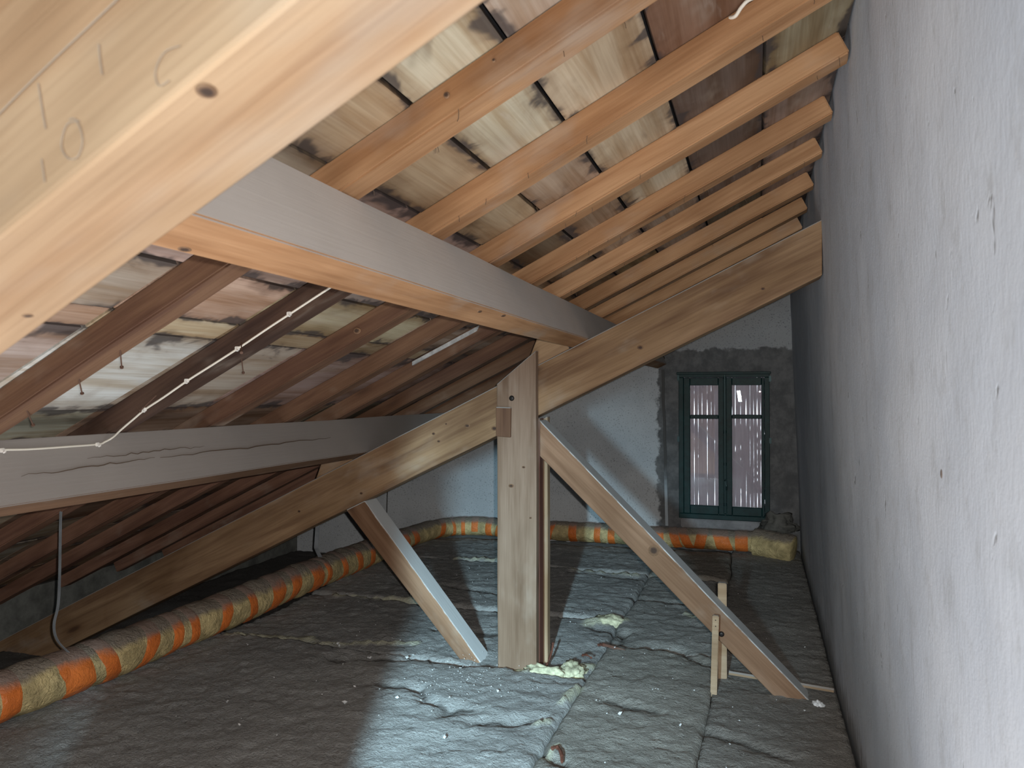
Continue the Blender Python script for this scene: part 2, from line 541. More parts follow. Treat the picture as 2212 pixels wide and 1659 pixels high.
def grid_sheet(fn, nu, nv):
    bm = bmesh.new()
    g = [[bm.verts.new(fn(i / nu, j / nv)) for j in range(nv + 1)] for i in range(nu + 1)]
    for i in range(nu):
        for j in range(nv):
            bm.faces.new((g[i][j], g[i + 1][j], g[i + 1][j + 1], g[i][j + 1]))
    return bm, g

# right-hand wall: a thick slab with a hand-thrown, slightly wavy inner face
bm = bmesh.new()
nu, nv = 150, 60
def wr(u, v):
    y = -0.85 + u * (YB + 0.95)
    z = -0.46 + v * 2.68
    d = 0.007 * noise.noise((y * 1.7, z * 1.1, 3)) + 0.003 * noise.noise((y * 9, z * 7, 5))
    return Vector((wall_x(z) - d, y, z))
g = [[bm.verts.new(wr(i / nu, j / nv)) for j in range(nv + 1)] for i in range(nu + 1)]
for i in range(nu):
    for j in range(nv):
        bm.faces.new((g[i][j], g[i][j + 1], g[i + 1][j + 1], g[i + 1][j]))
back = {}
def bk(i, j):
    if (i, j) not in back:
        back[(i, j)] = bm.verts.new((0.75, g[i][j].co.y, g[i][j].co.z))
    return back[(i, j)]
for i in range(nu):
    bm.faces.new((g[i][nv], bk(i, nv), bk(i + 1, nv), g[i + 1][nv]))
    bm.faces.new((g[i][0], g[i + 1][0], bk(i + 1, 0), bk(i, 0)))
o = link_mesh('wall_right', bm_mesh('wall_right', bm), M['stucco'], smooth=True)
tag(o, kind='structure')

# back wall with a true opening for the window
WX0, WX1, WZ0, WZ1 = -0.560, 0.070, 0.212, 1.290
bm = bmesh.new()
xs = [-4.2, WX0, WX1, 0.5]; zs = [-0.46, WZ0, WZ1, 2.3]
for a in range(3):
    for b in range(3):
        if a == 1 and b == 1: continue
        nx = max(2, int((xs[a + 1] - xs[a]) / 0.06)); nz = max(2, int((zs[b + 1] - zs[b]) / 0.06))
        vv = {}
        for i in range(nx + 1):
            for j in range(nz + 1):
                x = xs[a] + (xs[a + 1] - xs[a]) * i / nx; z = zs[b] + (zs[b + 1] - zs[b]) * j / nz
                edge = (i in (0, nx) or j in (0, nz))
                vv[i, j] = bm.verts.new((x, YB - (0 if edge else 0.006 * noise.noise((x * 4, z * 4, 1))), z))
        for i in range(nx):
            for j in range(nz):
                bm.faces.new((vv[i, j], vv[i + 1, j], vv[i + 1, j + 1], vv[i, j + 1]))
bmesh.ops.remove_doubles(bm, verts=bm.verts[:], dist=0.0005)
r = bmesh.ops.extrude_face_region(bm, geom=bm.faces[:])
for v in [x for x in r['geom'] if isinstance(x, bmesh.types.BMVert)]:
    v.co.y = YB + 0.22
tag(link_mesh('wall_back', bm_mesh('wall_back', bm), M['backwall'], smooth=False), kind='structure')

# end of the attic behind the photographer and the low eaves wall
box_f = box('wall_front', -4.2, 0.6, -1.05, -0.88, -0.47, 2.3, M['backwall'], bevel=0); tag(box_f, kind='structure')
box_l = box('wall_left', -4.14, -3.985, -0.88, YB, -0.47, 0.030, plain('eaves_wall', (0.13, 0.135, 0.125), 0.95, 0, 0.35, 7), bevel=0); tag(box_l, kind='structure')

# roof: a dark underlay (ceiling) carrying the boards as its parts
def roof_pt(x, c, y): return Vector((x, y, c + SL * x))
bm = bmesh.new()
c0, c1 = C_BD + 0.055, C_BD + 0.12
q = [(-4.35, c0), (0.72, c0), (0.72, c1), (-4.35, c1)]
a = [bm.verts.new(roof_pt(x, c, -1.05)) for x, c in q]
b = [bm.verts.new(roof_pt(x, c, YB + 0.4)) for x, c in q]
bm.faces.new(a); bm.faces.new(b[::-1])
for i in range(4):
    bm.faces.new((a[i], b[i], b[(i + 1) % 4], a[(i + 1) % 4]))
ceiling = tag(link_mesh('ceiling', bm_mesh('ceiling', bm), M['felt']), kind='structure')

RAF_Y = [-0.42, -0.02, 0.39, 0.79, 1.195, 1.600, 2.015, 2.430, 2.815, 3.245, 3.650, 4.060, 4.470, 4.880, 5.290, 5.660]
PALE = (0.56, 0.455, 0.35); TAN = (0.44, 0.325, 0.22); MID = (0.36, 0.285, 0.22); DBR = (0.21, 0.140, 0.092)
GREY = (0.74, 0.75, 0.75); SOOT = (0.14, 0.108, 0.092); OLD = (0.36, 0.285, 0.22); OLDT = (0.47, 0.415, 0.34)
# rows: (x from, x to, [(y0, y1, tint), ...]) listed from the wall down to the eaves
def rr(i): return RAF_Y[i] + 0.03
ROWS = [
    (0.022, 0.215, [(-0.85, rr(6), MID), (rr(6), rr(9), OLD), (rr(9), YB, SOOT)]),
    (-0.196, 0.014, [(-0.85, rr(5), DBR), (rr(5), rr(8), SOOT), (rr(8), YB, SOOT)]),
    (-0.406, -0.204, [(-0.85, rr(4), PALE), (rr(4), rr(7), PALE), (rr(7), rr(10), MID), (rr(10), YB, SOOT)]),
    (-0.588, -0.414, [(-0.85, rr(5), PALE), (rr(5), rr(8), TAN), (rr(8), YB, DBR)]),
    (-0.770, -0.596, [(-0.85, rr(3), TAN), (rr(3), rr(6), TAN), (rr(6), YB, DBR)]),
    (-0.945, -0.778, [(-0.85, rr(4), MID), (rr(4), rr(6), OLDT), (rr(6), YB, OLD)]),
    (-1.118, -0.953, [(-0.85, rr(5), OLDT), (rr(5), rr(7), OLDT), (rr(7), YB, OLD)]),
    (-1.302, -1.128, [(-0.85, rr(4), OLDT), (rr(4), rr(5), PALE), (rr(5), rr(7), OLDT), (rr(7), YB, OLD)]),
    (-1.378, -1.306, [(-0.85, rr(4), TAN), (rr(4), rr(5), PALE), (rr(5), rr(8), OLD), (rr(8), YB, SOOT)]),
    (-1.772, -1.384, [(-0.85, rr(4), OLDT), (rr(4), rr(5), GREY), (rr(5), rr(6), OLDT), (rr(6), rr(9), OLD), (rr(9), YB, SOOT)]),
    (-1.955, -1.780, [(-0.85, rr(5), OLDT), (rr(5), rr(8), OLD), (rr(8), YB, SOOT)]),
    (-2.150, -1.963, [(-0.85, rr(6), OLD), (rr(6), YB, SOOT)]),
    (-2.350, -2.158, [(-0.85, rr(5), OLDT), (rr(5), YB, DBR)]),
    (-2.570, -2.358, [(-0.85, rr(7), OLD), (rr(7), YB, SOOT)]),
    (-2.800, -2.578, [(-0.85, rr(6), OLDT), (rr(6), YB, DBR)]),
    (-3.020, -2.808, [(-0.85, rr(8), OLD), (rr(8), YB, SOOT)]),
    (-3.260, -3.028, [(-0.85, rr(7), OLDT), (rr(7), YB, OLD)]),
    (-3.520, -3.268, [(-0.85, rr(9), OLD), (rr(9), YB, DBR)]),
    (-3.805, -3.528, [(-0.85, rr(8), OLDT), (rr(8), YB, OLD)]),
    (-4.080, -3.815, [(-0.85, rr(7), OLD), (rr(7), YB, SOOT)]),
]
def board_piece(x0, x1, y0, y1, tint, dz):
    w = (x1 - x0) / CA
    ln = y1 - y0 - 0.006
    bm = bmesh.new()
    box_bm(bm, -ln / 2, ln / 2, -w / 2, w / 2, 0, 0.02)
    n = max(2, int(ln / 0.35))
    for i in range(1, n):
        bmesh.ops.bisect_plane(bm, geom=bm.verts[:] + bm.edges[:] + bm.faces[:], plane_co=(-ln / 2 + ln * i / n, 0, 0), plane_no=(1, 0, 0))
    for v in bm.verts:
        v.co.z += 0.0015 * noise.noise((v.co.x * 2, v.co.y * 5, x0 * 31 + y0))
        v.co.y += 0.002 * noise.noise((v.co.x * 4, v.co.y * 9, x0 * 17 + y0))
    # local x along the attic, local y up the slope, local z outwards
    m = Matrix(((0, CA, -SA, 0), (1, 0, 0, 0), (0, SA, CA, 0), (0, 0, 0, 1)))
    # keep it right-handed: x=+Y, y=slope down-reversed
    m = Matrix(((0, -CA, -SA, 0), (1, 0, 0, 0), (0, -SA, CA, 0), (0, 0, 0, 1)))
    xm = (x0 + x1) / 2
    m.translation = Vector((xm, (y0 + y1) / 2, C_BD + SL * xm + 0.002 + dz))
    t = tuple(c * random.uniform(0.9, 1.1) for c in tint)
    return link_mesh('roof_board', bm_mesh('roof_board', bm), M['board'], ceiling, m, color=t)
for x0, x1, segs in ROWS:
    for y0, y1, tint in segs:
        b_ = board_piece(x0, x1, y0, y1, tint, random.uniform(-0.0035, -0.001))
        if tint is GREY:
            b_['label'] = 'pale grey board'

# ------------------------------------------------------------------ purlins
def purlin(name, x_lo, label, y0, y1):
    # section 0.08 x 0.172, square to the slope; lower right-hand corner sits on the principal rafter at x_lo
    z_lo = C_PR + SL * x_lo
    w, h = 0.080, 0.1715
    bm = bmesh.new()
    L = y1 - y0
    box_bm(bm, -L / 2, L / 2, 0, w, 0, h)         # local x along world Y, local y down the slope, local z square to it
    for i in range(1, 22):
        bmesh.ops.bisect_plane(bm, geom=bm.verts[:] + bm.edges[:] + bm.faces[:], plane_co=(-L / 2 + L * i / 22, 0, 0), plane_no=(1, 0, 0))
    for v in bm.verts:
        v.co += noise.noise_vector((v.co.x * 1.7, v.co.y * 6 + x_lo * 9, v.co.z * 6)) * 0.0035
    bmesh.ops.recalc_face_normals(bm, faces=bm.faces[:])
    ed = [e for e in bm.edges if len(e.link_faces) == 2 and e.calc_face_angle(0) > 0.6]
    bmesh.ops.bevel(bm, geom=ed, offset=0.003, segments=2, affect='EDGES')
    m = Matrix(((0, -CA, -SA, 0), (1, 0, 0, 0), (0, -SA, CA, 0), (0, 0, 0, 1)))
    m.translation = Vector((x_lo, (y0 + y1) / 2, z_lo))
    return tag(link_mesh(name, bm_mesh(name, bm), M['purlin'] if x_lo > -1 else M['purlin_grey'], None, m), label, 'beam')

p1 = purlin('purlin', -0.664, 'upper purlin with a thick coat of pale dust along its side, golden brown underneath', -0.8, YB - 0.01)
p2 = purlin('purlin', -1.690, 'lower purlin, grey with dust and cracked, carrying the end of the white cable', -0.8, YB - 0.01)
NB = Vector((SA, 0, -CA))      # outward normal of a purlin's underside
NU = Vector((CA, 0, SA))       # outward normal of a purlin's dusty upslope side
for s, y, r, sx in ((0.010, 0.80, 0.0055, 2.2), (0.055, 1.80, 0.005, 2.6), (0.066, 1.96, 0.006, 2.6)):
    at = Vector((-0.664, y, C_PR + SL * -0.664)) + Vector((-CA, 0, -SA)) * (0.080 - s) + NB * 0.001
    disc('knot', at, NB, r, 0.002, M['knot'], p1, sx)
# long drying cracks on the lower purlin's dusty side
def crack_on_p2(y0, y1, h0, h1, w, k):
    pts = []
    for i in range(22):
        t = i / 21
        hh = h0 + (h1 - h0) * t + 0.007 * noise.noise((t * 6, k, 0)) + 0.006 * noise.noise((t * 17, k, 4))
        pts.append(Vector((-1.690, y0 + (y1 - y0) * t, C_PR + SL * -1.690)) + Vector((-SA, 0, CA)) * hh + NU * 0.0025)
    o = link_mesh('drying_crack', tube_mesh('drying_crack', pts, lambda i: w * (0.35 + math.sin(math.pi * (i + 0.6) / 22.2)), 5), M['crack'], p2)
crack_on_p2(1.35, 1.78, 0.070, 0.082, 0.0012, 1)
crack_on_p2(1.80, 2.75, 0.080, 0.088, 0.0016, 2)
crack_on_p2(1.55, 2.00, 0.100, 0.104, 0.0010, 3)

# ------------------------------------------------------------------ common rafters
def rafter(name, x0, x1, yk, label, mat, skew=0.05, w=0.068, group=None):
    z = lambda x: C_RB + SL * x
    xm = (x0 + x1) / 2
    L = (x1 - x0) / CA
    bm = bmesh.new()
    box_bm(bm, -L / 2, L / 2, -w / 2, w / 2, 0, RAF_H)
    n = max(3, int(L / 0.16))
    for i in range(1, n):
        bmesh.ops.bisect_plane(bm, geom=bm.verts[:] + bm.edges[:] + bm.faces[:], plane_co=(-L / 2 + L * i / n, 0, 0), plane_no=(1, 0, 0))
    for v in bm.verts:
        nv_ = noise.noise_vector((v.co.x * 2.5, v.co.y * 5 + yk * 13, v.co.z * 5 + x0)) * 0.003
        if v.co.z > RAF_H - 0.01: nv_.z = 0
        v.co += nv_
    bmesh.ops.recalc_face_normals(bm, faces=bm.faces[:])
    ed = [e for e in bm.edges if len(e.link_faces) == 2 and e.calc_face_angle(0) > 0.6]
    bmesh.ops.bevel(bm, geom=ed, offset=0.004, segments=2, affect='EDGES')
    th = math.atan(skew)
    m = Matrix.Translation((xm, yk + w / 2 + skew * (-0.4 - xm), z(xm))) @ Matrix.Rotation(-th, 4, 'Z') @ Matrix(((CA, 0, -SA, 0), (0, 1, 0, 0), (SA, 0, CA, 0), (0, 0, 0, 1)))
    o = link_mesh(name, bm_mesh(name, bm), mat, None, m)
    return tag(o, label, 'rafter', group)

ORD = ['first', 'second', 'third', 'fourth', 'fifth', 'sixth', 'seventh', 'eighth']
UP, MIDR, LOW = {}, {}, {}
BEY = 'rafters beyond the far truss'
up_lab = {
    4: 'golden rafter with small knots, nearest of those above the dusty upper purlin',
    5: 'golden rafter above the upper purlin, second from the near beam, crossing the pale boards',
    6: 'golden rafter above the upper purlin, third from the near beam, plaster-smeared at the wall',
    7: 'pale sawn rafter above the upper purlin, fourth from the near beam, with hair-like tufts',
    8: 'brown rafter above the upper purlin, fifth from the near beam, with a white spot',
    9: 'thin-looking brown rafter just above the far truss, patched pale along its front',
}
mid_lab = {
    4: 'dark red-brown rafter with nails sticking out beside the pale grey board',
    5: 'blackened rafter between the purlins with the white cable clipped along it',
    6: 'reddish rafter between the purlins with two round knots, behind the cable rafter',
    7: 'brown rafter between the purlins, second behind the cable rafter',
    8: 'brown rafter between the purlins with a grey streak along its edge',
    9: 'dark rafter between the purlins with one black knot, last before the far truss',
}
for i, yk in enumerate(RAF_Y):
    if yk < 0.5:
        continue
    top_x = wall_x(C_RB + SL * 0.23) - 0.002
    g_ = None
    lab = up_lab.get(i)
    if lab is None:
        lab, g_ = ('golden rafter hidden above the near beam', None) if i < 4 else ('dark rafter in shadow beyond the far truss, above the upper purlin', BEY + ', upper row')
    if yk < 5.3 and i != 3:
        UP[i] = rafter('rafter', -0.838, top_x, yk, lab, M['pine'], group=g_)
    g_ = None
    lab = mid_lab.get(i)
    if lab is None:
        lab, g_ = 'dark rafter in shadow beyond the far truss, between the purlins', BEY + ', middle row'
    if 3 < i < 12:
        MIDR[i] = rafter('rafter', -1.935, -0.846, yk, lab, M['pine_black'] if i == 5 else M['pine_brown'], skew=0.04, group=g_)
    if 3 < i < 13:
        lab = f'dark red-brown rafter below the lower purlin, {ORD[i - 4]} from the left edge of the picture' if i < 10 else 'dark red-brown rafter below the lower purlin, beyond the far truss'
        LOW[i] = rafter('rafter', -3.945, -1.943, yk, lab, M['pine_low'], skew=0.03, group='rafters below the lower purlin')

# nails that missed, sticking out of the lower rafters
def nail(parent, base, d, L=0.055):
    d = Vector(d).normalized()
    b = Vector(base)
    pts = [b - d * 0.01, b + d * L * 0.5, b + d * L * 0.93, b + d * L * 0.94, b + d * L]
    rad = [0.0016, 0.0016, 0.0016, 0.0042, 0.0042]
    link_mesh('nail', tube_mesh('nail', pts, lambda i: rad[i], 8), M['nail'], parent, smooth=False)
nail(MIDR[4], (-1.335, 1.278, 1.243), (-0.50, 0.55, -0.55), 0.06)
nail(MIDR[4], (-1.462, 1.285, 1.182), (-0.35, 0.5, -0.7), 0.045)
nail(MIDR[4], (-1.615, 1.282, 1.108), (-0.45, 0.6, -0.55), 0.06)
nail(MIDR[5], (-1.340, 1.690, 1.240), (-0.4, 0.6, -0.5), 0.06)
nail(MIDR[5], (-1.270, 1.600, 1.276), (0.4, -0.5, -0.4), 0.045)
nail(MIDR[5], (-1.560, 1.605, 1.136), (-0.3, -0.5, -0.6), 0.05)
for k_, xk, hz in ((6, -0.90, 0.04), (6, -1.19, 0.032)):
    yk = RAF_Y[k_] + 0.04 * (-0.4 - xk)
    disc('knot', (xk, yk - 0.002, C_RB + SL * xk + hz), (0, -1, 0), 0.010, 0.003, M['knot'], MIDR[k_], 1.3)
disc('knot', (-1.02, RAF_Y[9] + 0.022, C_RB + SL * -1.02 + 0.03), (0, -1, 0), 0.012, 0.003, M['knot'], MIDR[9], 1.0)
disc('knot', (-0.52, RAF_Y[4] + 0.004, C_RB + SL * -0.52 + 0.042), (0, -1, 0), 0.006, 0.003, M['knot'], UP[4], 1.0)
disc('knot', (-0.43, RAF_Y[4] + 0.000, C_RB + SL * -0.43 + 0.046), (0, -1, 0), 0.0035, 0.003, M['knot'], UP[4], 1.0)

sm = timber('plaster_smear', [(-1.39, C_RB + SL * -1.39 + 0.050), (-1.085, C_RB + SL * -1.085 + 0.046), (-1.085, C_RB + SL * -1.085 + 0.066), (-1.39, C_RB + SL * -1.39 + 0.066)],
            RAF_Y[8] + 0.028, RAF_Y[8] + 0.060, ANG, (-1.24, C_RB + SL * -1.24), plain('grey_smear', (0.42, 0.43, 0.43), 0.9, 0, 0.25, 30), MIDR[8], bevel=0.001)
sm['label'] = 'pale grey plaster smear'

# ------------------------------------------------------------------ trusses
def pr_poly(x0, x1):
    b = lambda x: 1.480 + 0.4815 * x
    t = lambda x: C_PR + SL * x
    return [(x0, b(x0)), (x1, b(x1)), (x1, t(x1) - 0.001), (x0, t(x0) - 0.001)]

# far truss
ft = tag(empty('roof_truss', (-0.95, 3.05, 0)), 'far timber truss of sloping rafter, centre post and two struts standing on the insulation', 'truss')
Y0 = 3.00
fr = timber('principal_rafter', [(-3.80, -0.352)] + pr_poly(-3.975, wall_x(1.7) - 0.001)[1:] + [(-3.975, -0.352)], Y0, Y0 + 0.10, ANG, (-1.3, 1.0), M['pine_truss'], ft, cuts=16, wob=0.003, seed=1)
post = timber('upright_plank', [(-1.046, -0.03), (-0.875, -0.03), (-0.877, 1.328), (-0.925, 1.290), (-1.050, 1.187)], Y0 - 0.042, Y0 - 0.001, math.pi / 2, (-0.96, 0.6), M['pine_post'], ft, cuts=8, wob=0.002, seed=2)
rear = timber('upright_plank', [(-1.030, -0.03), (-0.866, -0.03), (-0.866, 1.05), (-1.030, 0.97)], Y0 + 0.101, Y0 + 0.145, math.pi / 2, (-0.95, 0.5), M['pine_stick'], ft, cuts=6, wob=0.002, seed=3)
rear['label'] = 'paler plank behind the front one'
timber('spacer', [(-1.040, -0.03), (-0.8735, -0.03), (-0.8735, 1.045), (-1.040, 0.965)], Y0 + 0.001, Y0 + 0.06, math.pi / 2, (-0.95, 0.5), M['red_wood'], ft, cuts=2)['label'] = 'red-brown filler between the post planks'
blk = timber('wood_block', [(-1.050, 0.967), (-0.985, 0.963), (-0.983, 1.090), (-1.050, 1.092)], Y0 - 0.055, Y0 - 0.040, math.pi / 2, (-1.02, 1.03), M['pine_brown'], ft)
blk['label'] = 'small dark block nailed to the post'
# struts
bl = timber('strut', [(-1.214, -0.035), (-1.118, -0.035), (-1.706, 0.658), (-1.802, 0.612)], Y0 + 0.003, Y0 + 0.112, math.atan2(0.66, -0.59), (-1.46, 0.3), M['pine_brace'], ft, cuts=8, wob=0.002, seed=4)
bl['label'] = 'left strut, dusty on its upper edge'
br = timber('strut', [(-0.874, 0.885), (0.080, -0.03), (0.205, -0.03), (-0.874, 1.036)], Y0 + 0.003, Y0 + 0.112, math.atan2(-1.0, 1.08), (-0.35, 0.5), M['pine_brace'], ft, cuts=10, wob=0.002, seed=5)
br['label'] = 'right strut with a round knot'
# cleat that stops the purlin sliding down
cl = timber('cleat', [(-0.945, C_PR - SL * 0.945), (-0.745, C_PR - SL * 0.745), (-0.815, 1.475), (-0.885, 1.385)], Y0 + 0.005, Y0 + 0.085, ANG, (-0.85, 1.35), M['pine_truss'], ft)
timber('cleat', [(-1.965, C_PR - SL * 1.965), (-1.771, C_PR - SL * 1.771), (-1.842, 0.985), (-1.905, 0.90)], Y0 + 0.005, Y0 + 0.085, ANG, (-1.87, 0.85), M['pine_truss'], ft)
FR = (0, -1, 0)
disc('knot', (-0.398, Y0 + 0.002, 0.519), FR, 0.022, 0.004, M['knot'], br, 1.0)
disc('bolt', (-0.138, Y0 + 0.002, 0.212), FR, 0.011, 0.008, M['bolt'], br, 1.0, 0.6)
disc('bolt', (-0.983, Y0 - 0.042, 1.128), FR, 0.012, 0.008, M['bolt'], post, 1.0, 0.6)
for x, h, r in ((-1.075, 0.035, 0.010), (-1.20, 0.105, 0.009), (-1.335, 0.10, 0.006), (-1.36, 0.145, 0.006), (-1.30, 0.160, 0.004), (-1.72, 0.04, 0.006), (-2.05, 0.10, 0.006), (-0.45, 0.07, 0.009), (0.02, 0.06, 0.006)):
    disc('knot', (x, Y0 - 0.001, 1.48 + 0.4815 * x + h), FR, r, 0.003, M['knot'], fr, 1.4)
for x, z, r in ((-0.985, 0.76, 0.008), (-0.93, 0.84, 0.005), (-0.90, 0.63, 0.004)):
    disc('knot', (x, Y0 - 0.043, z), FR, r, 0.003, M['knot'], post, 1.5)

# near truss: its principal rafter crosses the picture just above the camera
nt_ = tag(empty('roof_truss', (-0.6, 0.40, 0)), 'near pale pine beam crossing the top left corner, pencil marks on its front', 'truss')
nr = timber('principal_rafter', pr_poly(-2.93, wall_x(1.7) - 0.001), 0.3425, 0.4435, ANG, (-0.4, 1.35), M['pine_near'], nt_,
            pre=Matrix.Translation((-0.24, 0.39, 0)) @ Matrix.Rotation(-0.053, 4, 'Z') @ Matrix.Translation((0.24, -0.39, 0)), cuts=30, wob=0.003, seed=6)
timber('upright_plank', [(-0.775, -0.03), (-0.602, -0.03), (-0.602, 1.23), (-0.775, 1.15)], 0.318, 0.360, math.pi / 2, (-0.6, 0.6), M['pine_truss'], nt_, cuts=8, wob=0.002, seed=7)  # unseen plank, placed to block the lamp and cast the floor's shadow edge
timber('upright_plank', [(-0.970, -0.03), (-0.778, -0.03), (-0.778, 1.145), (-0.970, 1.05)], 0.318, 0.360, math.pi / 2, (-0.8, 0.5), M['pine_truss'], nt_, cuts=8, wob=0.002, seed=8)  # second unseen plank, added to widen that shadow to the left
kb = Vector((-0.311, 0.359, 1.480 - 0.4815 * 0.311))
disc('knot', kb + NB * 0.001, NB, 0.0052, 0.0015, M['knot'], nr, 1.5)
disc('knot', Vector((-0.555, 0.440, 1.480 - 0.4815 * 0.555)) + NB * 0.001, NB, 0.0028, 0.0015, M['knot'], nr, 1.8)
def face_line(name, pts, w, mat, parent, y):
    P = smooth_path([(x, 0.3415 + 0.053 * (-0.24 - x), z) for x, z in pts], 5)
    link_mesh(name, tube_mesh(name, P, w, 4), mat, parent)
yf = 0.3445
face_line('pencil_mark', [(-0.436, 1.348), (-0.432, 1.33), (-0.429, 1.318)], 0.00045, M['pencil'], nr, yf)
face_line('pencil_mark', [(-0.383, 1.364), (-0.382, 1.355), (-0.380, 1.345)], 0.00045, M['pencil'], nr, yf)
face_line('pencil_mark', [(-0.399, 1.319), (-0.410, 1.318), (-0.415, 1.306), (-0.409, 1.297), (-0.400, 1.297), (-0.3965, 1.308), (-0.402, 1.320), (-0.408, 1.321)], 0.0004, M['pencil'], nr, yf)
face_line('pencil_mark', [(-0.4325, 1.299), (-0.431, 1.292), (-0.4295, 1.284)], 0.0004, M['pencil'], nr, yf)
face_line('pencil_mark', [(-0.318, 1.352), (-0.330, 1.350), (-0.337, 1.340), (-0.334, 1.331), (-0.326, 1.333)], 0.00035, M['pencil'], nr, yf)
face_line('drying_crack', [(-0.52, 1.306), (-0.46, 1.3405), (-0.42, 1.362), (-0.371, 1.387), (-0.30, 1.425)], 0.0005, M['pencil'], nr, yf)

# ------------------------------------------------------------------ white cable with clips
pts = [(-0.93, 1.588, 1.445), (-1.010, 1.594, 1.407), (-1.121, 1.597, 1.350), (-1.19, 1.600, 1.315), (-1.282, 1.602, 1.266), (-1.37, 1.605, 1.222), (-1.449, 1.608, 1.183),
       (-1.53, 1.611, 1.139), (-1.597, 1.614, 1.105), (-1.64, 1.617, 1.078), (-1.690, 1.622, 1.047), (-1.738, 1.640, 1.024), (-1.748, 1.622, 1.012), (-1.749, 1.600, 1.007), (-1.747, 1.498, 1.007), (-1.747, 1.393, 1.008), (-1.748, 1.255, 1.013), (-1.748, 0.9, 1.010)]
cable = tag(link_mesh('cable', tube_mesh('cable', smooth_path(pts, 6), 0.0028, 8), M['cable'], smooth=True), 'thin white electric cable clipped along the blackened rafter and the lower purlin', 'cable')
def clip(p, n):
    n = Vector(n).normalized()
    bm = bmesh.new()
    box_bm(bm, -0.006, 0.006, -0.005, 0.005, -0.003, 0.005)
    bmesh.ops.bevel(bm, geom=bm.edges[:], offset=0.0015, segments=2, affect='EDGES')
    m = Matrix.Translation(p) @ n.to_track_quat('Z', 'Y').to_matrix().to_4x4()
    o = link_mesh('cable_clip', bm_mesh('cable_clip', bm), M['clip'], cable, m)
    link_mesh('clip_nail', tube_mesh('clip_nail', [Vector(p) + n * 0.003 + Vector((0.003, 0, -0.006)), Vector(p) + n * 0.010 + Vector((0.003, 0, -0.006))], 0.0025, 8), M['clip'], o)
for p in ((-1.121, 1.595, 1.350), (-1.282, 1.600, 1.266), (-1.449, 1.606, 1.183), (-1.597, 1.612, 1.105)):
    clip(p, (0, -1, 0))
for p in ((-1.748, 1.597, 1.006), (-1.746, 1.321, 1.010)):
    clip(p, NU)
c2 = link_mesh('cable', tube_mesh('cable', smooth_path([(-0.052, 1.585, 1.925), (-0.040, 1.572, 1.921), (-0.028, 1.563, 1.933), (-0.012, 1.560, 1.944), (0.02, 1.575, 1.957)], 6), 0.004, 8), M['cable'], smooth=True)
tag(c2, 'short white cable end poking out over a golden rafter at the top edge', 'cable')

# ------------------------------------------------------------------ insulation on the floor
TEARS = [  # exposed wool along edges: x0,y0,x1,y1,width
    (-2.33, 3.705, -1.80, 3.735, 0.022), (-2.38, 2.94, -2.0, 3.02, 0.05), (-1.98, 2.96, -1.50, 3.10, 0.025), (-1.14, 4.72, -0.72, 4.70, 0.012),
    (-0.80, 3.66, -0.64, 3.74, 0.05), (-0.90, 2.94, -0.68, 3.12, 0.04), (-2.0, 4.77, -1.4, 4.77, 0.02), (-0.70, 2.66, -0.665, 2.83, 0.018), (-0.36, 3.92, -0.28, 3.86, 0.02),
    (-0.72, 2.46, -0.70, 2.50, 0.015), (-0.63, 2.24, -0.615, 2.32, 0.012)]
CRACKS = [[(-1.46, 2.62), (-1.26, 2.62), (-1.16, 2.54), (-1.06, 2.49), (-0.98, 2.51)], [(-0.95, 2.42), (-0.80, 2.49), (-0.72, 2.52)], [(-0.66, 2.28), (-0.60, 2.24), (-0.56, 2.22)],
          [(-1.75, 2.80), (-1.46, 2.90), (-1.15, 2.935)], [(-0.50, 3.38), (-0.36, 3.37), (-0.20, 3.22)], [(-1.14, 4.66), (-0.70, 4.64)], [(-0.80, 3.62), (-0.62, 3.56), (-0.60, 3.40)],
          [(-1.8, 4.1), (-1.35, 4.02)], [(-1.5, 3.35), (-1.15, 3.42)], [(-0.15, 2.6), (0.1, 2.5)], [(-0.55, 2.75), (-0.35, 2.70)], [(-0.7, 4.2), (-0.25, 4.12)]]
def seg_d(px, py, x0, y0, x1, y1):
    dx, dy = x1 - x0, y1 - y0
    t = max(0, min(1, ((px - x0) * dx + (py - y0) * dy) / (dx * dx + dy * dy)))
    return math.hypot(px - x0 - t * dx, py - y0 - t * dy)

def seam(b, t):
    b = round(b * 12) / 12
    if b > 0.2 or b > 5.7 and t > 40: return 0.0
    return 0.016 * noise.noise((t * 2.3, b * 13.7, 1)) + 0.007 * noise.noise((t * 9, b * 13.7, 5))

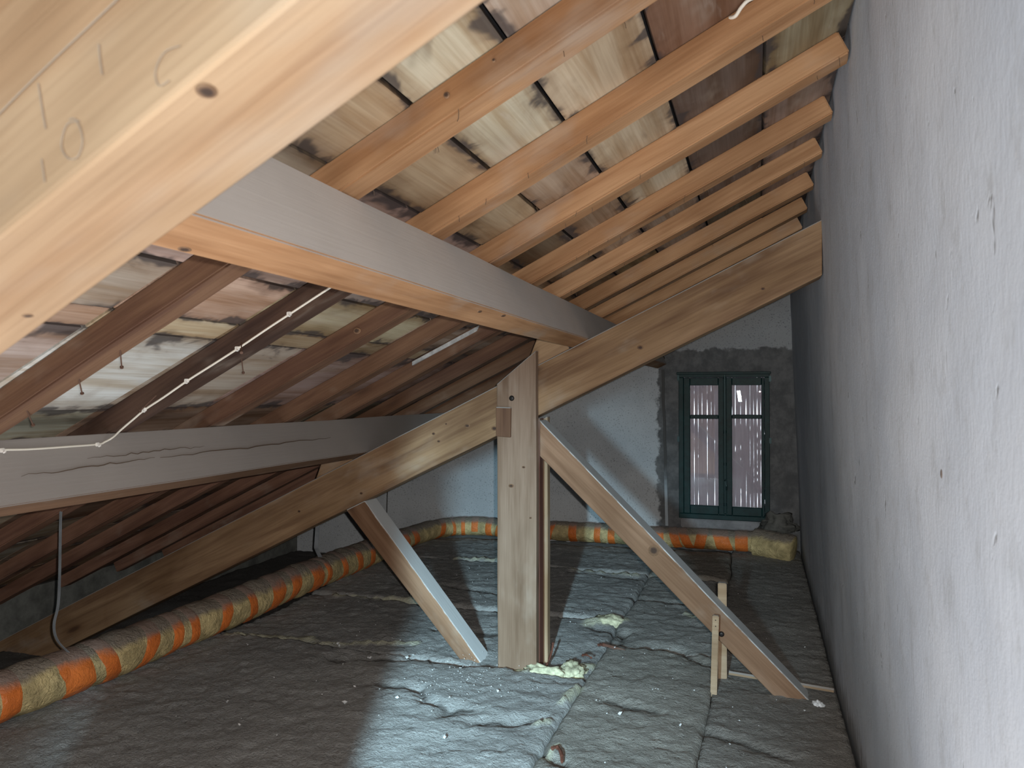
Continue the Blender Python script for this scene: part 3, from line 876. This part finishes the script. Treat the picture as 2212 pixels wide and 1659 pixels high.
def batt(label, x0, x1, y0, y1, top=0.0, step=0.014, seed=0, rough=1.0, tint=(1, 1, 1), drop=0.018):
    nx = max(4, int((x1 - x0) / step)); ny = max(4, int((y1 - y0) / step))
    verts, faces, tear, crack = [], [], [], []
    for i in range(nx + 1):
        for j in range(ny + 1):
            x = x0 + (x1 - x0) * i / nx; y = y0 + (y1 - y0) * j / ny
            e = min(x - x0, x1 - x, y - y0, y1 - y)
            fx_, fy_ = i / nx, j / ny
            ox = (1 - fx_) * seam(x0, y) + fx_ * seam(x1, y)
            oy = (1 - fy_) * seam(y0, x + 50) + fy_ * seam(y1, x + 50)
            z = top + 0.014 * rough * noise.noise((x * 1.7, y * 1.7, seed)) + 0.006 * rough * noise.noise((x * 5, y * 7, seed + 3)) \
                + 0.0045 * rough * noise.noise((x * 14, y * 18, seed + 5)) + 0.006 * noise.noise((x * 30, y * 34, seed + 7)) + 0.005 * noise.noise((x * 55, y * 60, seed + 8))
            rg = noise.noise((x * 3.4 + 0.5 * noise.noise((x * 3, y * 3, 4)), y * 5.5, seed + 11))
            z += 0.006 * rough * (1 - min(1, abs(rg) * 5)) * (0.5 + noise.noise((x * 2, y * 2, seed + 2))) + 0.003
            w = 0.018 + 0.012 * noise.noise((x * 8, y * 8, seed + 9))
            k = max(0.0, min(1.0, e / w))
            z -= drop * (1 - k) ** 2
            cr = 0.0; te = 0.0
            if 2.0 < y < 4.9 and x > -2.6:
                for pl in CRACKS:
                    for (ax, ay), (bx, by) in zip(pl, pl[1:]):
                        if abs(y - (ay + by) / 2) > 0.5: continue
                        d = seg_d(x + 0.03 * noise.noise((x * 9, y * 9, 2)), y + 0.03 * noise.noise((x * 9, y * 9, 7)), ax, ay, bx, by)
                        if d < 0.016: cr = max(cr, 1 - d / 0.016)
                        if d < 0.05: z -= 0.016 * (1 - d / 0.05)
                for ax, ay, bx, by, tw in TEARS:
                    if abs(y - (ay + by) / 2) > 0.4: continue
                    d = seg_d(x + 0.02 * noise.noise((x * 14, y * 14, 3)), y + 0.02 * noise.noise((x * 14, y * 14, 8)), ax, ay, bx, by)
                    d2 = d / tw + 0.5 * noise.noise((x * 30, y * 30, 5))
                    if d2 < 1: te = max(te, min(1.0, (1 - d2) * 2)); z += 0.014 * (1 - max(d2, 0)) * (1 + noise.noise((x * 25, y * 25, 1)))
            verts.append((x + ox, y + oy, z)); tear.append(te); crack.append(cr * (1 - te))
    idx = lambda i, j: i * (ny + 1) + j
    for i in range(nx):
        for j in range(ny):
            faces.append((idx(i, j), idx(i + 1, j), idx(i + 1, j + 1), idx(i, j + 1)))
    # skirt and bottom
    rim = [idx(i, 0) for i in range(nx + 1)] + [idx(nx, j) for j in range(1, ny + 1)] + [idx(i, ny) for i in range(nx - 1, -1, -1)] + [idx(0, j) for j in range(ny - 1, 0, -1)]
    base = len(verts)
    for r_ in rim:
        verts.append((verts[r_][0], verts[r_][1], -0.358)); tear.append(0); crack.append(0)
    n = len(rim)
    for k in range(n):
        faces.append((rim[k], base + k, base + (k + 1) % n, rim[(k + 1) % n]))
    faces.append(tuple(base + k for k in range(n - 1, -1, -1)))
    me = D.meshes.new('insulation_batt')
    me.from_pydata(verts, [], faces)
    for nm, dat in (('tear', tear), ('crack', crack)):
        a_ = me.attributes.new(nm, 'FLOAT', 'POINT')
        a_.data.foreach_set('value', dat)
    me.update()
    o = link_mesh('insulation_batt', me, M['batt'], smooth=True, color=tint)
    return tag(o, label, 'insulation')

batt('large grey insulation mat in the foreground, left of the centre seam', -2.52, -0.660, 1.25, 2.938, 0.004, seed=1)
batt('dusty insulation mat between the left strut and the duct, torn pale along both long edges', -2.47, -0.662, 2.948, 3.72, -0.012, seed=2)
batt('dusty insulation mat behind the centre post, second from the back wall', -2.47, -0.662, 3.732, 4.735, 0.0, seed=3)
batt('strip of insulation against the duct under the pale back wall', -2.47, -0.662, 4.745, 5.46, 0.002, seed=4, rough=1.3)
batt('foreground insulation mat right of the centre seam, raised at its back edge', -0.656, -0.176, 1.25, 3.325, 0.006, seed=5, tint=(0.90, 0.86, 0.80), drop=0.009)
batt('insulation mat under the right strut, torn yellow at its near left corner', -0.656, -0.176, 3.335, 4.705, -0.004, seed=6, tint=(0.93, 0.91, 0.88), drop=0.012)
batt('rough brown lump of insulation under the taped duct below the window', -0.656, -0.178, 4.715, 5.47, 0.012, seed=7, rough=1.8, tint=(0.75, 0.68, 0.60))
batt('long dark insulation strip along the foot of the right-hand wall', -0.172, 0.282, 1.25, 5.78, -0.002, seed=8, rough=0.8, tint=(0.78, 0.74, 0.70), drop=0.003)
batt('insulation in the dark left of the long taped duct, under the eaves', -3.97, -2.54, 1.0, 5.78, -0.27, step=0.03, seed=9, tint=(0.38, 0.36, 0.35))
batt('insulation strip hidden below the duct along the back wall', -2.52, -0.19, 5.50, 5.785, -0.03, step=0.03, seed=10)

# lumps of torn glass wool
def lump(name, label, cat, c, sx, sy, sz, mat, seed, amp=0.35, parent=None):
    bm = bmesh.new()
    bmesh.ops.create_icosphere(bm, subdivisions=4, radius=1.0)
    for v in bm.verts:
        n0 = v.co.copy()
        f = 1 + amp * noise.noise(n0 * 1.6 + Vector((seed, 0, 0))) + amp * 0.6 * noise.noise(n0 * 4 + Vector((0, seed, 0))) + amp * 0.3 * noise.noise(n0 * 9 + Vector((0, 0, seed)))
        v.co = Vector((n0.x * f * sx, n0.y * f * sy, max(n0.z, -0.35) * f * sz))
    o = link_mesh(name, bm_mesh(name, bm), mat, parent, Matrix.Translation(c), smooth=True)
    if parent is None: tag(o, label, cat)
    return o
lump('wool_tuft', 'torn pale yellow tuft of glass wool on the floor right of the centre post', 'insulation', (-0.715, 3.715, -0.006), 0.080, 0.055, 0.034, M['torn'], 3)
lump('wool_tuft', 'ragged pale tuft of glass wool packed around the foot of the centre post', 'insulation', (-0.84, 2.950, -0.012), 0.10, 0.030, 0.036, M['torn'], 5, 0.5)
lump('wool_tuft', 'small pale tuft of glass wool beside the foot of the centre post', 'insulation', (-0.735, 3.02, -0.012), 0.055, 0.075, 0.036, M['torn'], 9, 0.5)
lump('insulation_scrap', 'dark crumpled scrap of insulation wedged into the corner below the window', 'insulation', (0.135, 5.66, 0.195), 0.125, 0.09, 0.085, M['scrap'], 12, 0.45)
lump('wool_tuft', 'small white tuft of wool at the foot of the right strut by the wall', 'insulation', (0.205, 2.97, -0.008), 0.022, 0.022, 0.018, M['flake'], 15, 0.5)

# white flecks of old foam scattered over the mats: nobody could count them
bm = bmesh.new()
rnd = random.Random(5)
def fleck(x, y, s):
    z = 0.012 + 0.012 * rnd.random()
    a = rnd.random() * 6.28
    vs_ = [bm.verts.new((x + math.cos(a + t) * s * k, y + math.sin(a + t) * s * k, z + rnd.uniform(-0.2, 0.5) * s)) for t, k in ((0, 1), (1.7, .55), (3.1, 1), (4.6, .5))]
    tp = bm.verts.new((x, y, z + s * 0.5)); bt = bm.verts.new((x, y, z - s * 0.6))
    for i in range(4):
        bm.faces.new((vs_[i], vs_[(i + 1) % 4], tp)); bm.faces.new((vs_[(i + 1) % 4], vs_[i], bt))
for i in range(110):
    fleck(rnd.gauss(-1.13, 0.10), rnd.gauss(2.74, 0.11), rnd.uniform(0.0015, 0.004))
for i in range(150):
    fleck(rnd.uniform(-2.2, 0.2), rnd.uniform(2.0, 4.6), rnd.uniform(0.002, 0.005))
for i in range(14):
    fleck(rnd.uniform(-1.9, 0.2), rnd.uniform(2.1, 3.0), rnd.uniform(0.007, 0.012))
tag(link_mesh('foam_flecks', bm_mesh('foam_flecks', bm), M['flake']), 'white flecks of foam scattered over the grey insulation mats', 'debris', kind='stuff')

# ------------------------------------------------------------------ taped ventilation duct
ctl = [(-2.50, 0.9, 0.105), (-2.49, 1.6, 0.105), (-2.46, 2.2, 0.10), (-2.46, 2.9, 0.09), (-2.45, 3.6, 0.10), (-2.46, 4.4, 0.085), (-2.46, 4.95, 0.08), (-2.43, 5.25, 0.08),
       (-2.34, 5.47, 0.08), (-2.16, 5.555, 0.08), (-1.9, 5.565, 0.08), (-1.3, 5.56, 0.085), (-0.8, 5.56, 0.085), (-0.3, 5.56, 0.09), (0.01, 5.555, 0.088)]
PATH = smooth_path(ctl, 14)
ARC = [0.0]
for a_, b_ in zip(PATH, PATH[1:]):
    ARC.append(ARC[-1] + (b_ - a_).length)
def at_arc(s):
    s = max(0, min(ARC[-1] - 1e-4, s))
    lo = 0
    for i in range(len(ARC) - 1):
        if ARC[i] <= s <= ARC[i + 1]:
            lo = i; break
    t = (s - ARC[lo]) / max(1e-9, ARC[lo + 1] - ARC[lo])
    return PATH[lo].lerp(PATH[lo + 1], t), (PATH[lo + 1] - PATH[lo]).normalized()
def arc_near(x=None, y=None, first=True):
    best = min(range(len(PATH)), key=lambda i: abs(PATH[i].y - y) + (0 if PATH[i].y < 5.0 else 9) if y is not None else abs(PATH[i].x - x) + (0 if PATH[i].y > 5.35 else 9))
    return ARC[best]
BANDS = []
for y0, y1 in ((1.72, 1.79), (1.83, 1.91), (2.02, 2.17), (2.19, 2.27), (2.40, 2.48), (2.57, 2.64), (2.645, 2.71), (2.86, 2.94), (3.08, 3.15), (3.22, 3.34), (3.38, 3.48), (3.60, 3.73), (3.76, 3.82), (3.93, 4.0), (4.10, 4.18), (4.28, 4.36), (4.48, 4.58), (4.78, 4.88), (5.0, 5.1)):
    BANDS.append((arc_near(y=(y0 + y1) / 2) - (y1 - y0) / 2, y1 - y0))
for x0, x1 in ((-2.44, -2.37), (-2.35, -2.305), (-2.265, -2.22), (-2.057, -1.995), (-1.965, -1.90), (-1.75, -1.68), (-1.55, -1.49), (-1.395, -1.32), (-1.17, -1.115), (-1.067, -1.005), (-0.84, -0.765), (-0.72, -0.64), (-0.625, -0.55), (-0.54, -0.46), (-0.45, -0.36), (-0.30, -0.17), (-0.16, -0.055)):
    BANDS.append((arc_near(x=(x0 + x1) / 2) - (x1 - x0) / 2, x1 - x0))
def duct_r(s, th):
    r = 0.094 if s < 3.4 else (0.094 - 0.016 * min(1, (s - 3.4) / 0.8))
    r *= 1 + 0.09 * noise.noise((s * 3.2, 1.3 * math.cos(th), 1.3 * math.sin(th))) + 0.05 * noise.noise((s * 11, 2 * math.cos(th), 2 * math.sin(th)))
    for b0, bw in BANDS:
        d = abs(s - b0 - bw / 2)
        if d < bw / 2 + 0.03:
            r *= 1 - 0.06 * max(0, min(1, (bw / 2 + 0.03 - d) / 0.03))
    if math.sin(th) < -0.55: r *= 0.93
    return r
UPV = Vector((0, 0, 1))
def duct_pt(s, th, off=0.0):
    p, t = at_arc(s)
    a_ = t.cross(UPV).normalized(); b_ = a_.cross(t).normalized()
    r = duct_r(s, th) + off
    return p + a_ * math.cos(th) * r + b_ * math.sin(th) * r
def duct_patch(name, s0, s1, t0, t1, off, mat, parent, ns, nt, slant=0.0, close=False):
    verts, faces = [], []
    for i in range(ns + 1):
        for j in range(nt + (0 if close else 1)):
            th = t0 + (t1 - t0) * j / nt
            s = s0 + (s1 - s0) * i / ns + slant * math.sin(th)
            o_ = off * (1.0 if 0 < i < ns else -0.6)
            verts.append(duct_pt(s, th, o_))
    m_ = nt if close else nt + 1
    for i in range(ns):
        for j in range(nt):
            k = (j + 1) % m_
            faces.append((i * m_ + j, i * m_ + k, (i + 1) * m_ + k, (i + 1) * m_ + j))
    me = D.meshes.new(name)
    me.from_pydata([tuple(v) for v in verts], [], faces)
    me.update()
    return link_mesh(name, me, mat, parent, smooth=True)
duct = duct_patch('ventilation_duct', 0.0, ARC[-1], 0, 2 * math.pi, 0.0, M['glasswool'], None, 300, 26, close=True)
tag(duct, 'long yellow insulated duct bound with orange tape along the floor and the back wall', 'duct')
for i, (b0, bw) in enumerate(BANDS):
    sl = random.uniform(-0.03, 0.03)
    duct_patch('tape_band', b0, b0 + bw, 0, 2 * math.pi, 0.0035, M['orange'], duct, 5, 26, sl, True)
# a square of tape stuck lengthwise on the back run
sq = arc_near(x=-2.15)
duct_patch('tape_patch', sq - 0.035, sq + 0.035, -0.35, 1.25, 0.004, M['orange'], duct, 5, 10)
# bare yellow sleeve at the corner end
sl_pts = [(-0.03, 5.555, 0.09), (0.02, 5.54, 0.088), (0.10, 5.51, 0.082), (0.17, 5.48, 0.078), (0.235, 5.46, 0.07)]
P_ = smooth_path(sl_pts, 6)
me = tube_mesh('wool_sleeve', P_, lambda i: 0.098 + 0.010 * noise.noise((i * 0.35, 2, 1)) - (0.03 if i in (0, len(P_) - 1) else 0), 22)
sv = link_mesh('wool_sleeve', me, M['glasswool'], duct, smooth=True)
sv['label'] = 'bare yellow end sleeve'

# steel straps that hang the duct from the rafters
def strap(pts, label, w=0.013):
    P = smooth_path(pts, 6)
    bm = bmesh.new()
    rows = []
    for p in P:
        rows.append([bm.verts.new(p + Vector((sx * w / 2, sx * w / 2 * 0.2 + sy, 0))) for sx, sy in ((-1, 0), (1, 0), (1, 0.0015), (-1, 0.0015))])
    for a_, b_ in zip(rows, rows[1:]):
        for k in range(4):
            bm.faces.new((a_[k], a_[(k + 1) % 4], b_[(k + 1) % 4], b_[k]))
    bm.faces.new(rows[0][::-1]); bm.faces.new(rows[-1])
    return tag(link_mesh('hanging_strap', bm_mesh('hanging_strap', bm), M['strap']), label, 'strap')
strap([(-2.43, 3.83, 0.765), (-2.445, 3.80, 0.70), (-2.45, 3.785, 0.52), (-2.45, 3.755, 0.27), (-2.45, 3.76, 0.235), (-2.44, 3.78, 0.188)], 'light steel strap hanging behind the sloping truss beam to the duct', 0.024)
strap([(-2.45, 2.09, 0.765), (-2.45, 2.08, 0.70), (-2.45, 2.075, 0.40), (-2.455, 2.06, 0.30), (-2.45, 2.07, 0.24), (-2.43, 2.10, 0.188)], 'dull steel strap at far left hanging down to the taped duct', 0.010)

# ------------------------------------------------------------------ sticks beside the right strut
box('batten', -0.172, -0.148, 2.930, 2.948, -0.008, 0.302, M['pine_stick'], rot=Matrix.Rotation(0.03, 4, 'Y'))
tag(D.objects['batten'], 'thin pale batten standing in front of the right strut', 'batten')
for z in (0.285, 0.262):
    disc('nail_hole', (-0.156, 2.930, z), FR, 0.0022, 0.0015, M['bolt'], D.objects['batten'])
b2 = tag(box('batten', -0.156, -0.122, 3.10, 3.13, -0.02, 0.385, M['pine_stick'], rot=Matrix.Rotation(0.0, 4, 'Y')), 'pale batten standing behind the right strut, taller of the two', 'batten')
st = link_mesh('stick', tube_mesh('stick', [(-0.115, 3.135, 0.018), (0.02, 3.12, 0.016), (0.15, 3.105, 0.014), (0.272, 3.09, 0.012)], 0.0085, 6), M['pine_stick'])
tag(st, 'thin stick lying on the insulation from the battens to the wall', 'stick')

# ------------------------------------------------------------------ window
win = empty('window_1', ((WX0 + WX1) / 2, YB - 0.01, WZ0))
tag(win, kind='structure')
def frame_ring(bm, x0, x1, z0, z1, t, y0, y1):
    box_bm(bm, x0, x1, y0, y1, z1 - t, z1)
    box_bm(bm, x0, x1, y0, y1, z0, z0 + t)
    box_bm(bm, x0, x0 + t, y0, y1, z0 + t, z1 - t)
    box_bm(bm, x1 - t, x1, y0, y1, z0 + t, z1 - t)
def part(name, bm, mat, parent, bev=0.003):
    if bev:
        bmesh.ops.bevel(bm, geom=bm.edges[:], offset=bev, segments=1, affect='EDGES')
    return link_mesh(name, bm_mesh(name, bm), mat, parent)
FX0, FX1, FZ0, FZ1 = -0.574, 0.082, 0.200, 1.303
bm = bmesh.new()
frame_ring(bm, FX0, FX1, FZ0, FZ1, 0.036, YB - 0.032, YB + 0.03)
part('window_frame', bm, M['green'], win)
bm = bmesh.new(); box_bm(bm, FX0 - 0.015, FX1 + 0.01, YB - 0.045, YB - 0.02, FZ1 - 0.014, FZ1 + 0.006)
part('head_moulding', bm, M['green'], win)
def leaf(x0, x1, px0, px1, bar_z):
    yA, yB = YB - 0.040, YB - 0.004
    z0, z1 = FZ0 + 0.038, FZ1 - 0.038
    pz0, pz1 = 0.302, 1.208
    bm = bmesh.new()
    box_bm(bm, x0, px0, yA, yB, z0, z1); box_bm(bm, px1, x1, yA, yB, z0, z1)
    box_bm(bm, px0, px1, yA, yB, z0, pz0); box_bm(bm, px0, px1, yA, yB, pz1, z1)
    box_bm(bm, px0, px1, yA + 0.004, yB, bar_z - 0.015, bar_z + 0.015)
    lf = part('casement', bm, M['green'], win, 0.004)
    for a_, b_ in ((pz0, bar_z - 0.015), (bar_z + 0.015, pz1)):
        bm = bmesh.new(); box_bm(bm, px0 - 0.004, px1 + 0.004, YB - 0.019, YB - 0.015, a_ - 0.004, b_ + 0.004)
        part('pane', bm, M['glass'], lf, 0)
    return lf
lf1 = leaf(-0.537, -0.236, -0.489, -0.282, 0.970)
lf2 = leaf(-0.232, 0.045, -0.184, 0.026, 0.974)
bm = bmesh.new(); box_bm(bm, -0.247, -0.221, YB - 0.052, YB - 0.038, FZ0 + 0.05, FZ1 - 0.045)
part('cover_strip', bm, M['green'], win)
rod = link_mesh('bolt_rod', tube_mesh('bolt_rod', [(-0.234, YB - 0.060, 0.26), (-0.234, YB - 0.060, 0.8), (-0.234, YB - 0.060, 1.285)], 0.006, 8), M['iron'], win)
for z in (1.262, 0.86, 0.62, 0.32):
    disc('rod_guide', (-0.234, YB - 0.058, z), FR, 0.013, 0.010, M['iron'], win)
link_mesh('handle', tube_mesh('handle', [(-0.234, YB - 0.062, 0.50), (-0.226, YB - 0.085, 0.50), (-0.222, YB - 0.088, 0.46), (-0.224, YB - 0.082, 0.43)], 0.007, 8), M['iron'], win)
for x, z in ((FX0 - 0.002, 1.265), (FX0 - 0.002, 0.80), (FX1 + 0.004, 1.255), (FX1 + 0.004, 0.80)):
    box('hinge', x - 0.008, x + 0.008, YB - 0.046, YB - 0.030, z - 0.022, z + 0.022, M['iron'], win)
tag(box('window_sill_plaster', -0.56, 0.03, YB - 0.035, YB - 0.001, 0.130, 0.198, M['sill'], bevel=0.006), kind='structure')
D.objects['window_sill_plaster'].name = 'trim_1'

# closed shutter outside: upright slats with worn, tapering gaps that let daylight through
sh = tag(empty('shutter', (-0.25, YB + 0.24, 0.2)), 'closed shutter of upright slats behind the green window, daylight leaking through its gaps', 'shutter')
rs = random.Random(11)
xs_ = [-0.60]
while xs_[-1] < 0.10:
    xs_.append(xs_[-1] + rs.choice((0.026, 0.030, 0.034, 0.040)))
def gap_at(i, z):
    base = 0.0050 * max(0, noise.noise((i * 3.7, z * 4.0, 0.5)) - 0.14)
    base += 0.0060 * max(0, noise.noise((i * 1.9, z * 40.0, 4.5)) - 0.24) * (1 if noise.noise((i * 2.3, z * 3, 9)) > -0.1 else 0)
    top = max(0, 1 - abs(z - 1.00) / 0.12)
    side = (1.0, 0.3, 0.15, 0.9, 0.2, 0.35)[i % 6]
    base += 0.0075 * side * top ** 1.4
    low = max(0, 1 - abs(z - 0.31) / 0.07)
    base += 0.004 * low * (0.2 if i % 2 else 0.9)
    if i < 5: base += 0.0007
    return base * (0.35 if noise.noise((i * 5.1, 7, 2)) > 0.12 and z < 0.85 else 1.0)
for i in range(len(xs_) - 1):
    verts, faces = [], []
    N = 70
    for k in range(N + 1):
        z = 0.16 + 1.18 * k / N
        a_ = xs_[i] + gap_at(i, z) / 2; b_ = xs_[i + 1] - gap_at(i + 1, z) / 2
        yo = YB + 0.240
        mid = (a_ + b_) / 2
        verts += [(a_, yo + 0.004, z), (mid, yo - 0.004, z), (b_, yo + 0.004, z), (b_, yo + 0.012, z), (a_, yo + 0.012, z)]
    for k in range(N):
        for q in range(5):
            faces.append((k * 5 + q, k * 5 + (q + 1) % 5, k * 5 + 5 + (q + 1) % 5, k * 5 + 5 + q))
    me = D.meshes.new('slat'); me.from_pydata(verts, [], faces); me.update()
    link_mesh('slat', me, M['shutter'], sh)

# flat steel strip beside the window and a dark lump standing for the broken plaster hole above it
bm = bmesh.new()
rows = []
for k in range(31):
    z = 0.13 + 1.20 * k / 30
    xo = -0.668 - 0.028 * (z - 0.13) / 1.2 + 0.008 * noise.noise((z * 5, 3, 0)) * (1 if z > 0.45 else 0)
    w = 0.011
    rows.append([bm.verts.new((xo + sx, YB + sy, z)) for sx, sy in ((-w, -0.008), (w, -0.012), (w, 0.004), (-w, 0.004))])
for a_, b_ in zip(rows, rows[1:]):
    for q in range(4):
        bm.faces.new((a_[q], a_[(q + 1) % 4], b_[(q + 1) % 4], b_[q]))
bm.faces.new(rows[0][::-1]); bm.faces.new(rows[-1])
k = NT('strip_steel')
v = k.coord('Object', False); sp = k.n('ShaderNodeSeparateXYZ'); k.l(v, sp.inputs[0])
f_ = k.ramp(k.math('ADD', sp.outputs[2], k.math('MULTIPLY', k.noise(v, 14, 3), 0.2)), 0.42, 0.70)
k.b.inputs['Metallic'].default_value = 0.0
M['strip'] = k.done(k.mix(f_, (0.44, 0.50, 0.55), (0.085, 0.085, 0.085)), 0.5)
tag(link_mesh('steel_strip', bm_mesh('steel_strip', bm), M['strip']), 'flat upright steel strip on the back wall left of the window, shiny at its foot', 'strip')
tag(lump('plaster_hole', '', '', (-0.765, YB + 0.005, 1.425), 0.075, 0.02, 0.030, plain('hole_dark', (0.05, 0.04, 0.035), 0.9, 0, 0.3, 20), 21, 0.35), 'dark broken hole in the back wall above the steel strip', 'hole')

# small litter on the mats
def splinter(pts, r, label):
    P = smooth_path(pts, 5)
    o = link_mesh('wood_splinter', tube_mesh('wood_splinter', P, lambda i: r * (0.6 + 0.5 * noise.noise((i * 0.7, r * 900, 3))) if 0 < i < len(P) - 1 else r * 0.3, 5), M['red_wood'])
    tag(o, label, 'splinter')
splinter([(-0.690, 3.31, 0.012), (-0.66, 3.29, 0.022), (-0.60, 3.275, 0.018), (-0.555, 3.27, 0.010)], 0.011, 'dark red-brown splinter lying across the mat seam right of the centre post')
splinter([(-0.725, 3.14, 0.018), (-0.70, 3.12, 0.030), (-0.672, 3.10, 0.026)], 0.007, 'short dark splinter just behind the tuft at the foot of the centre post')
splinter([(-0.842, 3.10, 0.075), (-0.838, 3.07, 0.055), (-0.842, 3.03, 0.02), (-0.850, 3.00, 0.0)], 0.008, 'rusty bent rod stuck in the wool against the foot of the centre post')
splinter([(-0.628, 2.29, 0.018), (-0.605, 2.28, 0.030), (-0.585, 2.25, 0.026), (-0.575, 2.22, 0.014)], 0.009, 'dark curled splinter on the foreground mat at the bottom edge')
w_ = link_mesh('wire', tube_mesh('wire', smooth_path([(-3.065, YB - 0.006, 0.33), (-3.068, YB - 0.010, 0.22), (-3.072, YB - 0.008, 0.10), (-3.074, YB - 0.010, 0.04)], 5), lambda i: 0.004 if i < 12 else 0.010, 6), M['bolt'], smooth=True)
tag(w_, 'thin dark wire hanging down the back wall behind the left strut', 'wire')
disc('plaster_chip', (wall_x(1.03) + 0.001, 1.245, 1.030), (-1, 0, 0), 0.007, 0.002, plain('chip_brown', (0.17, 0.13, 0.11), 0.9), D.objects['wall_right'], 0.8)

# wisps of dark cobweb hanging from the rafters: too fine to count
bm = bmesh.new()
rc = random.Random(21)
def wisp(p, L):
    q = [Vector(p)]
    for i in range(4):
        q.append(q[-1] + Vector((rc.uniform(-0.4, 0.4), rc.uniform(-0.4, 0.4), -1)) * L / 4)
    w = 0.0007
    for a_, b_ in zip(q, q[1:]):
        vs_ = [bm.verts.new(a_ + Vector((math.cos(t) * w, math.sin(t) * w, 0))) for t in (0, 2.1, 4.2)] + [bm.verts.new(b_ + Vector((math.cos(t) * w, math.sin(t) * w, 0))) for t in (0, 2.1, 4.2)]
        for i in range(3):
            bm.faces.new((vs_[i], vs_[(i + 1) % 3], vs_[3 + (i + 1) % 3], vs_[3 + i]))
for i in (4, 5, 6, 7, 8, 9):
    for _ in range(9):
        x = rc.uniform(-0.72, 0.2)
        yy = RAF_Y[i] + 0.05 * (-0.4 - x) + rc.choice((0.0, 0.03, 0.066))
        wisp((x, yy, C_RB + SL * x + 0.004), rc.uniform(0.008, 0.022))
tag(link_mesh('cobweb_wisps', bm_mesh('cobweb_wisps', bm), M['crack']), 'fine dark wisps of cobweb hanging under the golden rafters', 'cobweb', kind='stuff')
